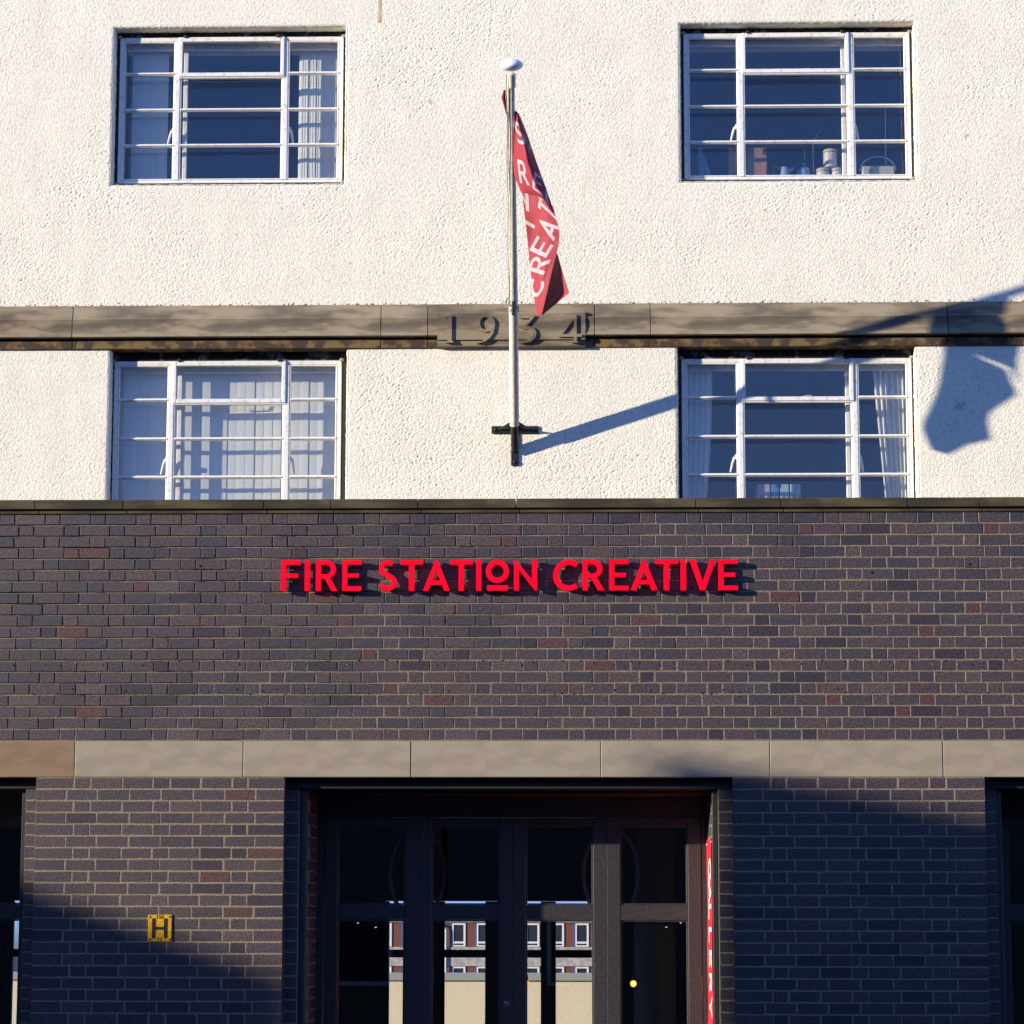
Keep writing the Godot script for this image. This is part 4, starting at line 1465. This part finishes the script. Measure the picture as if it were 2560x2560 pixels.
func build_window_things() -> void:
	var z := GLAZING - 0.155
	var edge_on := [-0.42, -0.38, -0.46, -0.36]
	var xs := []
	for k in 13:
		xs.append(-3.44 + k * 0.022)
	blind(Vector3(0, 8.76, z), xs, 0.034, 1.12, edge_on, "bunched pale vertical blind slats in shade at the left of the top left window")
	xs = []
	for k in 14:
		xs.append(-2.09 + k * 0.021)
	blind(Vector3(0, 8.76, z), xs, 0.034, 1.12, edge_on, "bunched pale vertical blind slats in sun at the right of the top left window")
	xs = []
	var turns := []
	for k in 25:
		xs.append(-3.47 + k * 0.0715)
		turns.append(rng.randf_range(-0.12, 0.0))
	blind(Vector3(0, 6.11, z), xs, 0.089, 1.28, turns, "drawn vertical blind filling the whole window at the lower left")
	curtain(Vector3(0, 6.10, z), Vector2(0.97, 1.20), Vector2(0.97, 1.13), 1.25, 5, "narrow net curtain at the left side of the lower right window")
	curtain(Vector3(0, 6.10, z), Vector2(2.46, 2.73), Vector2(2.56, 2.73), 1.25, 6, "tapering net curtain at the right side of the lower right window")

	# the sill of the upper right window
	var sill := 7.592
	var zi := GLAZING - 0.24
	var lift := 0.0
	var card := plain(srgb(0.34, 0.20, 0.10), 0.8)
	var blue := plain(srgb(0.10, 0.26, 0.42), 0.6)
	for k in 2:
		var s := Shape.new()
		s.cbox(Vector3(-0.018, 0, -0.08), Vector3(0.018, [0.31, 0.25][k], 0.08), 0.003)
		var o := obj("folder", s, blue)
		o.position = Vector3([1.14, 1.215][k], sill, zi)
		o.rotation.z = [0.06, 0.32][k]
		tag(o, ["upright blue folder on the upper right sill nearest the frame", "blue folder leaning against another on the upper right sill"][k], "folder", "")
	for k in 2:
		var s := Shape.new()
		var w: float = [0.14, 0.155][k]
		s.cbox(Vector3(-w / 2, 0, -0.09), Vector3(w / 2 - 0.035, 0.31, 0.07), 0.003)
		s.cbox(Vector3(w / 2 - 0.034, 0, -0.09), Vector3(w / 2, 0.315, 0.075), 0.003)
		var o := obj("cardboard_box", s, card)
		o.position = Vector3([1.42, 1.575][k], sill, zi)
		tag(o, ["brown cardboard file box on the upper right sill beside the blue folders", "brown cardboard file box on the upper right sill beside the blue jug"][k], "box", "")
	var jug := group_node("enamel_jug", self, Vector3(1.80, sill, zi))
	tag(jug, "blue enamel jug with red handle on the upper right sill", "jug")
	var s := Shape.new()
	s.lathe([Vector2(0.001, 0.0), Vector2(0.052, 0.002), Vector2(0.050, 0.05), Vector2(0.040, 0.11), Vector2(0.034, 0.14), Vector2(0.036, 0.165), Vector2(0.030, 0.166), Vector2(0.028, 0.12)], Transform3D(), 20)
	obj("body", s, plain(srgb(0.22, 0.38, 0.55), 0.3), jug)
	s = Shape.new()
	s.tube([Vector3(-0.036, 0.15, 0), Vector3(-0.075, 0.185, 0), Vector3(-0.09, 0.15, 0), Vector3(-0.075, 0.06, 0), Vector3(-0.046, 0.04, 0)], [0.008, 0.009, 0.009, 0.008, 0.007], 8)
	obj("handle", s, plain(srgb(0.34, 0.07, 0.05), 0.4), jug)
	s = Shape.new()
	s.tube([Vector3(0.034, 0.13, 0), Vector3(0.07, 0.165, 0)], [0.016, 0.010], 8)
	obj("spout", s, plain(srgb(0.22, 0.38, 0.55), 0.3), jug)
	var pot := group_node("coffee_pot", self, Vector3(1.955, sill, zi))
	tag(pot, "shiny blue and steel coffee pot on the upper right sill before the jars", "coffee pot")
	s = Shape.new()
	s.lathe([Vector2(0.001, 0.0), Vector2(0.05, 0.002), Vector2(0.052, 0.10), Vector2(0.05, 0.145)], Transform3D(), 20)
	obj("body", s, plain(srgb(0.16, 0.30, 0.50), 0.2), pot)
	s = Shape.new()
	s.lathe([Vector2(0.053, 0.145), Vector2(0.048, 0.165), Vector2(0.018, 0.185), Vector2(0.012, 0.19), Vector2(0.012, 0.205), Vector2(0.001, 0.208)], Transform3D(), 20)
	obj("lid", s, plain(srgb(0.55, 0.55, 0.56), 0.2, 1.0), pot)
	s = Shape.new()
	s.tube([Vector3(-0.05, 0.06, 0), Vector3(-0.075, 0.11, 0)], [0.012, 0.007], 8)
	obj("spout", s, plain(srgb(0.55, 0.55, 0.56), 0.2, 1.0), pot)
	var spots := [Vector3(2.108, 0, 0), Vector3(2.224, 0, 0), Vector3(2.168, 0.157, 0)]
	for k in 3:
		var jar := group_node("stoneware_jar", self, Vector3(spots[k].x, sill + spots[k].y, zi))
		tag(jar, ["cream lidded jar on the upper right sill, the lower one beside the coffee pot", "cream lidded jar on the upper right sill, the lower one towards the radio", "cream jar standing on top of two others on the upper right sill"][k], "jar", "")
		s = Shape.new()
		s.lathe([Vector2(0.001, 0.0), Vector2(0.052, 0.001), Vector2(0.055, 0.01), Vector2(0.055, 0.12), Vector2(0.050, 0.128)], Transform3D(), 24)
		obj("body", s, plain(srgb(0.56, 0.55, 0.48), 0.4), jar)
		s = Shape.new()
		s.lathe([Vector2(0.057, 0.129), Vector2(0.057, 0.145), Vector2(0.050, 0.152), Vector2(0.001, 0.156)], Transform3D(), 24)
		obj("lid", s, plain(srgb(0.50, 0.47, 0.40), 0.45), jar)
	var radio := group_node("radio", self, Vector3(2.548, sill, zi))
	tag(radio, "pale portable radio with looped handle and raised aerial on the upper right sill", "radio")
	s = Shape.new()
	s.cbox(Vector3(-0.128, 0, -0.035), Vector3(0.128, 0.168, 0.035), 0.008)
	obj("body", s, plain(srgb(0.46, 0.46, 0.40), 0.5), radio)
	s = Shape.new()
	var hoop := []
	var radii := []
	for p in arc(Vector2(0, 0.14), 0.142, 0.115, 180, 0, 16):
		hoop.append(Vector3(p.x, p.y, 0))
		radii.append(0.006)
	s.tube(hoop, radii, 8)
	obj("handle", s, plain(srgb(0.45, 0.45, 0.46), 0.25, 0.9), radio)
	s = Shape.new()
	s.tube([Vector3(0.068, 0.16, -0.02), Vector3(0.070, 0.72, -0.02)], [0.003, 0.002], 6)
	obj("aerial", s, plain(srgb(0.6, 0.6, 0.6), 0.25, 0.9), radio)
	s = Shape.new()
	s.lathe([Vector2(0.022, 0.0), Vector2(0.022, 0.004), Vector2(0.001, 0.005)], Transform3D(Basis(Vector3.RIGHT, PI / 2), Vector3(-0.06, 0.12, 0.035)), 12)
	obj("dial", s, plain(srgb(0.3, 0.3, 0.28), 0.4), radio)
	for k in 2:
		s = Shape.new()
		var x: float = [1.985, 2.05][k]
		if k == 0:
			s.tube([Vector3(0.005, 0.0, 0), Vector3(-0.004, 0.2, 0), Vector3(-0.018, 0.36, 0)], [0.003, 0.0025, 0.001], 5)
		else:
			s.tube([Vector3(0.0, 0.0, 0), Vector3(-0.01, 0.24, 0), Vector3(-0.008, 0.40, 0), Vector3(0.05, 0.51, 0)], [0.003, 0.0025, 0.002, 0.001], 5)
		var o := obj("dried_twig", s, plain(srgb(0.26, 0.22, 0.16), 0.8))
		o.position = Vector3(x, sill, zi - 0.07)
		tag(o, ["short straight dried twig behind the coffee pot", "tall dried twig with bent tip behind the cream jars"][k], "twig")
	# files on the sill of the lower right window
	for k in 4:
		var file := group_node("box_file", self, Vector3([1.600, 1.690, 1.765, 1.850][k], 4.884, zi))
		tag(file, ["white striped file on the lower right sill, nearest the curtain", "plain blue file between striped files on the lower right sill", "pale blue striped file in the middle of the lower right sill", "pale blue striped file at the end of the row on the lower right sill"][k], "file")
		var w: float = [0.05, 0.028, 0.033, 0.04][k]
		s = Shape.new()
		s.cbox(Vector3(-w, 0, -0.11), Vector3(w, 0.285, 0.03), 0.003)
		obj("case", s, plain([srgb(0.5, 0.42, 0.42), srgb(0.10, 0.22, 0.42), srgb(0.36, 0.50, 0.58), srgb(0.36, 0.50, 0.58)][k], 0.6), file)
		if k != 1:
			for j in 5:
				s = Shape.new()
				var x := -w * 0.72 + j * w * 0.36
				s.box(Vector3(x - w * 0.13, 0.004, 0.03), Vector3(x + w * 0.13, 0.20, 0.034))
				obj("stripe", s, plain([srgb(0.6, 0.6, 0.6), srgb(0.45, 0.10, 0.12), srgb(0.12, 0.16, 0.40), srgb(0.6, 0.6, 0.62), srgb(0.38, 0.16, 0.22)][j], 0.6), file)


# ---------------------------------------------------------------- inside the gallery
func build_gallery_things() -> void:
	for k in 2:
		var lamp := group_node("pendant_lamp", self, Vector3([0.662, -0.315][k], 1.19, -4.0))
		tag(lamp, ["lit globe pendant lamp seen through the sunlit right-hand door", "lit globe pendant lamp half hidden by the meeting stile of the doors"][k], "lamp", "")
		var s := Shape.new()
		s.lathe([Vector2(0.001, -0.027), Vector2(0.017, -0.021), Vector2(0.027, -0.006), Vector2(0.0275, 0.010), Vector2(0.022, 0.026), Vector2(0.001, 0.033)], Transform3D(), 18)
		var glow := plain(Color(1, 0.9, 0.6), 0.5)
		glow.emission_enabled = true
		glow.emission = Color(1.0, 0.80, 0.38)
		glow.emission_energy_multiplier = [1.1, 0.5][k]
		obj("bulb", s, glow, lamp)
		s = Shape.new()
		s.tube([Vector3(0, 0.032, 0), Vector3(0, 0.085, 0)], [0.017, 0.012], 10)
		s.tube([Vector3(0, 0.08, 0), Vector3(0, 1.77, 0)], [0.003, 0.003], 6)
		obj("cable", s, mats.black_steel, lamp)
		var l := OmniLight3D.new()
		l.name = "lamp_light"
		l.light_color = Color(1.0, 0.8, 0.45)
		l.light_energy = 0.03
		l.light_size = 0.03
		l.omni_range = 20.0
		l.omni_attenuation = 2.0
		l.shadow_enabled = true
		lamp.add_child(l)
	var steel := plain(srgb(0.08, 0.08, 0.09), 0.5)
	for k in 4:
		var spot := group_node("ceiling_spotlight", self, Vector3([-1.70, -1.55, 0.88, 1.00][k], [1.735, 1.70, 1.705, 1.74][k], -2.2))
		tag(spot, ["tiny lit spotlight under the transom of the leftmost door, nearer the wall", "tiny lit spotlight under the transom of the leftmost door, nearer the stile", "tiny lit spotlight under the transom of the sunlit end door, lower of two", "tiny lit spotlight under the transom of the sunlit end door, nearest the banner"][k], "spotlight", "gallery spotlights")
		var s := Shape.new()
		s.lathe([Vector2(0.012, 0.0), Vector2(0.018, 0.03), Vector2(0.018, 0.05), Vector2(0.004, 0.06)], Transform3D(), 12)
		s.tube([Vector3(0, 0.055, 0), Vector3(0, 1.2, 0)], [0.003, 0.003], 6)
		obj("housing", s, steel, spot)
		var glow := plain(Color(1, 1, 1), 0.5)
		glow.emission_enabled = true
		glow.emission = Color(0.8, 0.9, 1.0)
		glow.emission_energy_multiplier = 0.8
		s = Shape.new()
		s.lathe([Vector2(0.001, -0.006), Vector2(0.008, -0.003), Vector2(0.010, 0.004)], Transform3D(), 12)
		obj("lamp_face", s, glow, spot)
		var l := SpotLight3D.new()
		l.name = "spot_light"
		l.light_energy = 0.02
		l.light_size = 0.01
		l.spot_angle = 40.0
		l.spot_range = 10.0
		l.shadow_enabled = true
		l.rotation.x = -PI / 2
		l.position.y = -0.01
		spot.add_child(l)
	var hoop_paint := plain(srgb(0.12, 0.12, 0.13), 0.7)
	for k in 2:
		var s := Shape.new()
		var ring := []
		var radii := []
		for j in 49:
			var w := TAU * j / 48.0
			ring.append(Vector3(cos(w) * 0.22, sin(w) * 0.36, 0.0))
			radii.append(0.018)
		s.tube(ring, radii, 8)
		var o := obj("hanging_hoop", s, hoop_paint)
		o.position = Vector3([-1.16, 0.40][k], 2.13, -1.5)
		tag(o, ["faint grey oval hoop hanging behind the two dark doors", "faint grey oval hoop hanging behind the sunlit pair of doors"][k], "hoop", "")


# ---------------------------------------------------------------- seen through the doors
func build_behind() -> void:
	var wall := group_node("yard_wall", self, Vector3(0, -0.12, -19.6))
	tag(wall, "low cream roughcast yard wall with grey coping seen through the doors", "wall")
	var s := Shape.new()
	s.box(Vector3(-20, 0, -0.12), Vector3(20, 1.00, 0.08))
	obj("body", s, mats.cream_wall, wall)
	s = Shape.new()
	s.cbox(Vector3(-20, 1.0005, -0.16), Vector3(20, 1.128, 0.12), 0.01)
	obj("coping", s, mats.grey_coping, wall)

	var block := group_node("office_block", self, Vector3(0, -5, -140))
	tag(block, "long red brick block with white windows and pale bands seen far through the doors", "building")
	s = Shape.new()
	s.box(Vector3(-34, 0, -12), Vector3(24, 8.25, 0))
	obj("wall", s, mats.far_brick, block)
	for y in [[7.42, 8.35], [4.30, 5.66], [0.9, 2.1]]:
		s = Shape.new()
		s.cbox(Vector3(-34.1, y[0], -0.3), Vector3(24.1, y[1], 0.12), 0.02)
		obj("concrete_band", s, mats.far_stone, block)
	var fm := Shape.new()
	fm.cbox(Vector3(0, 0, -0.1), Vector3(0.10, 1.66, 0.06), 0.01)
	fm.cbox(Vector3(0.81, 0, -0.1), Vector3(0.95, 1.66, 0.06), 0.01)
	fm.box(Vector3(0.1005, 0, -0.1), Vector3(0.8095, 0.10, 0.055))
	fm.box(Vector3(0.1005, 0.22, -0.1), Vector3(0.8095, 0.36, 0.055))
	fm.box(Vector3(0.1005, 1.54, -0.1), Vector3(0.8095, 1.66, 0.055))
	var frame_mesh := fm.mesh()
	var pm := Shape.new()
	pm.box(Vector3(0.1, 0.1, -0.1), Vector3(0.81, 1.54, 0.012))
	var pane_mesh := pm.mesh()
	var jm := Shape.new()
	jm.box(Vector3(-0.16, 0, -0.1), Vector3(-0.001, 1.66, 0.03))
	var jamb_mesh := jm.mesh()
	var blue := plain(srgb(0.07, 0.08, 0.24), 0.6)
	for row in 2:
		for k in 30:
			var win := group_node("window", block, Vector3(-7.78 + (k - 14) * 1.765, [5.70, 2.62][row], 0))
			place("frame", frame_mesh, mats.white_paint, win)
			place("pane", pane_mesh, mats.dark_pane, win)
			place("jamb", jamb_mesh, blue, win)
	s = Shape.new()
	s.tube([Vector3(-8.25, 0, 0.2), Vector3(-8.25, 6.9, 0.2), Vector3(-8.4, 7.2, 0.2), Vector3(-8.8, 7.3, 0.2)], [0.08, 0.08, 0.08, 0.08], 8)
	obj("drainpipe", s, mats.white_paint, block)
	# a bare young tree before it
	s = Shape.new()
	var trunk := Vector3(0, 0, 0)
	s.tube([trunk, trunk + Vector3(0.05, 1.6, 0), trunk + Vector3(0, 3.0, 0.1), trunk + Vector3(0.1, 4.4, 0)], [0.09, 0.06, 0.04, 0.012], 6)
	for k in 60:
		var y := rng.randf_range(1.2, 4.2)
		var a := rng.randf_range(0, TAU)
		var d := Vector3(cos(a), rng.randf_range(0.5, 1.1), sin(a)) * rng.randf_range(0.5, 1.1) * (4.9 - y) * 0.45
		s.tube([Vector3(0.03, y, 0.05), Vector3(0.03, y, 0.05) + d * 0.5 + Vector3(0, 0.05, 0), Vector3(0.03, y, 0.05) + d + Vector3(0, 0.25, 0)], [0.022, 0.014, 0.005], 5)
	var tree := group_node("bare_tree", self, Vector3(-9.2, -5.0, -116))
	tag(tree, "small bare winter tree before the far brick block", "tree")
	obj("branches", s, plain(srgb(0.12, 0.10, 0.08), 0.9), tree)


# ---------------------------------------------------------------- the street that shades the front, outside the frame
func house(called: String, label: String, at: Vector3, turn: float, size: Vector3, ridge: float, wall_paint: Material) -> void:
	var h := group_node(called, self, at)
	h.rotation.y = turn
	tag(h, label, "house")
	var s := Shape.new()
	s.box(Vector3(0, 0, -size.z), Vector3(size.x, size.y, 0))
	obj("wall", s, wall_paint, h)
	s = Shape.new()
	if ridge > 0.0:
		s.run([Vector2(0.0, size.y), Vector2(-size.z / 2.0, size.y + ridge), Vector2(-size.z, size.y)], 0.0, size.x)
	else:
		s.cbox(Vector3(-0.05, size.y, -size.z - 0.05), Vector3(size.x + 0.05, size.y + 0.12, 0.05), 0.02)
	obj("roof", s, mats.slate, h)
	for row in 2:
		for k in int(size.x / 2.6):
			var win := group_node("window", h, Vector3(0.9 + k * 2.6, 0.9 + row * 2.8, 0.0))
			var f := Shape.new()
			f.cbox(Vector3(-0.05, -0.05, -0.05), Vector3(1.05, 1.35, 0.03), 0.01)
			obj("frame", f, mats.white_paint, win)
			f = Shape.new()
			f.box(Vector3(0.03, 0.03, 0.0), Vector3(0.97, 1.27, 0.034))
			obj("pane", f, mats.dark_pane, win)


func build_street() -> void:
	# eaves whose shadow slopes across the left-hand pier
	house("gabled_house", "gabled house across the street whose eaves shade the left brick pier", Vector3(-37.0, -0.12, 11.0), 0.0, Vector3(9.0, 7.54, 7.0), 0.90, mats.harled)
	# a block turned to the street whose roof edge shades the right-hand pier
	house("flat_roofed_block", "flat roofed block across the street whose roof edge shades the right brick pier", Vector3(-22.98 - 7.25, -0.12, 10.0 + 3.38), -PI / 2 + 0.4363, Vector3(12.0, 8.55, 8.0), 0.0, mats.harled)
	# the dark terrace opposite, mirrored by the door glass
	for k in 5:
		house("terraced_house", "terraced house number %s opposite the station with its front in shade" % ["one", "two", "three", "four", "five"][k], Vector3(-20.0 + 9.0 * k + 8.9, -0.12, 20.5), PI, Vector3(8.9, 6.6, 8.0), 2.2, mats.harled)
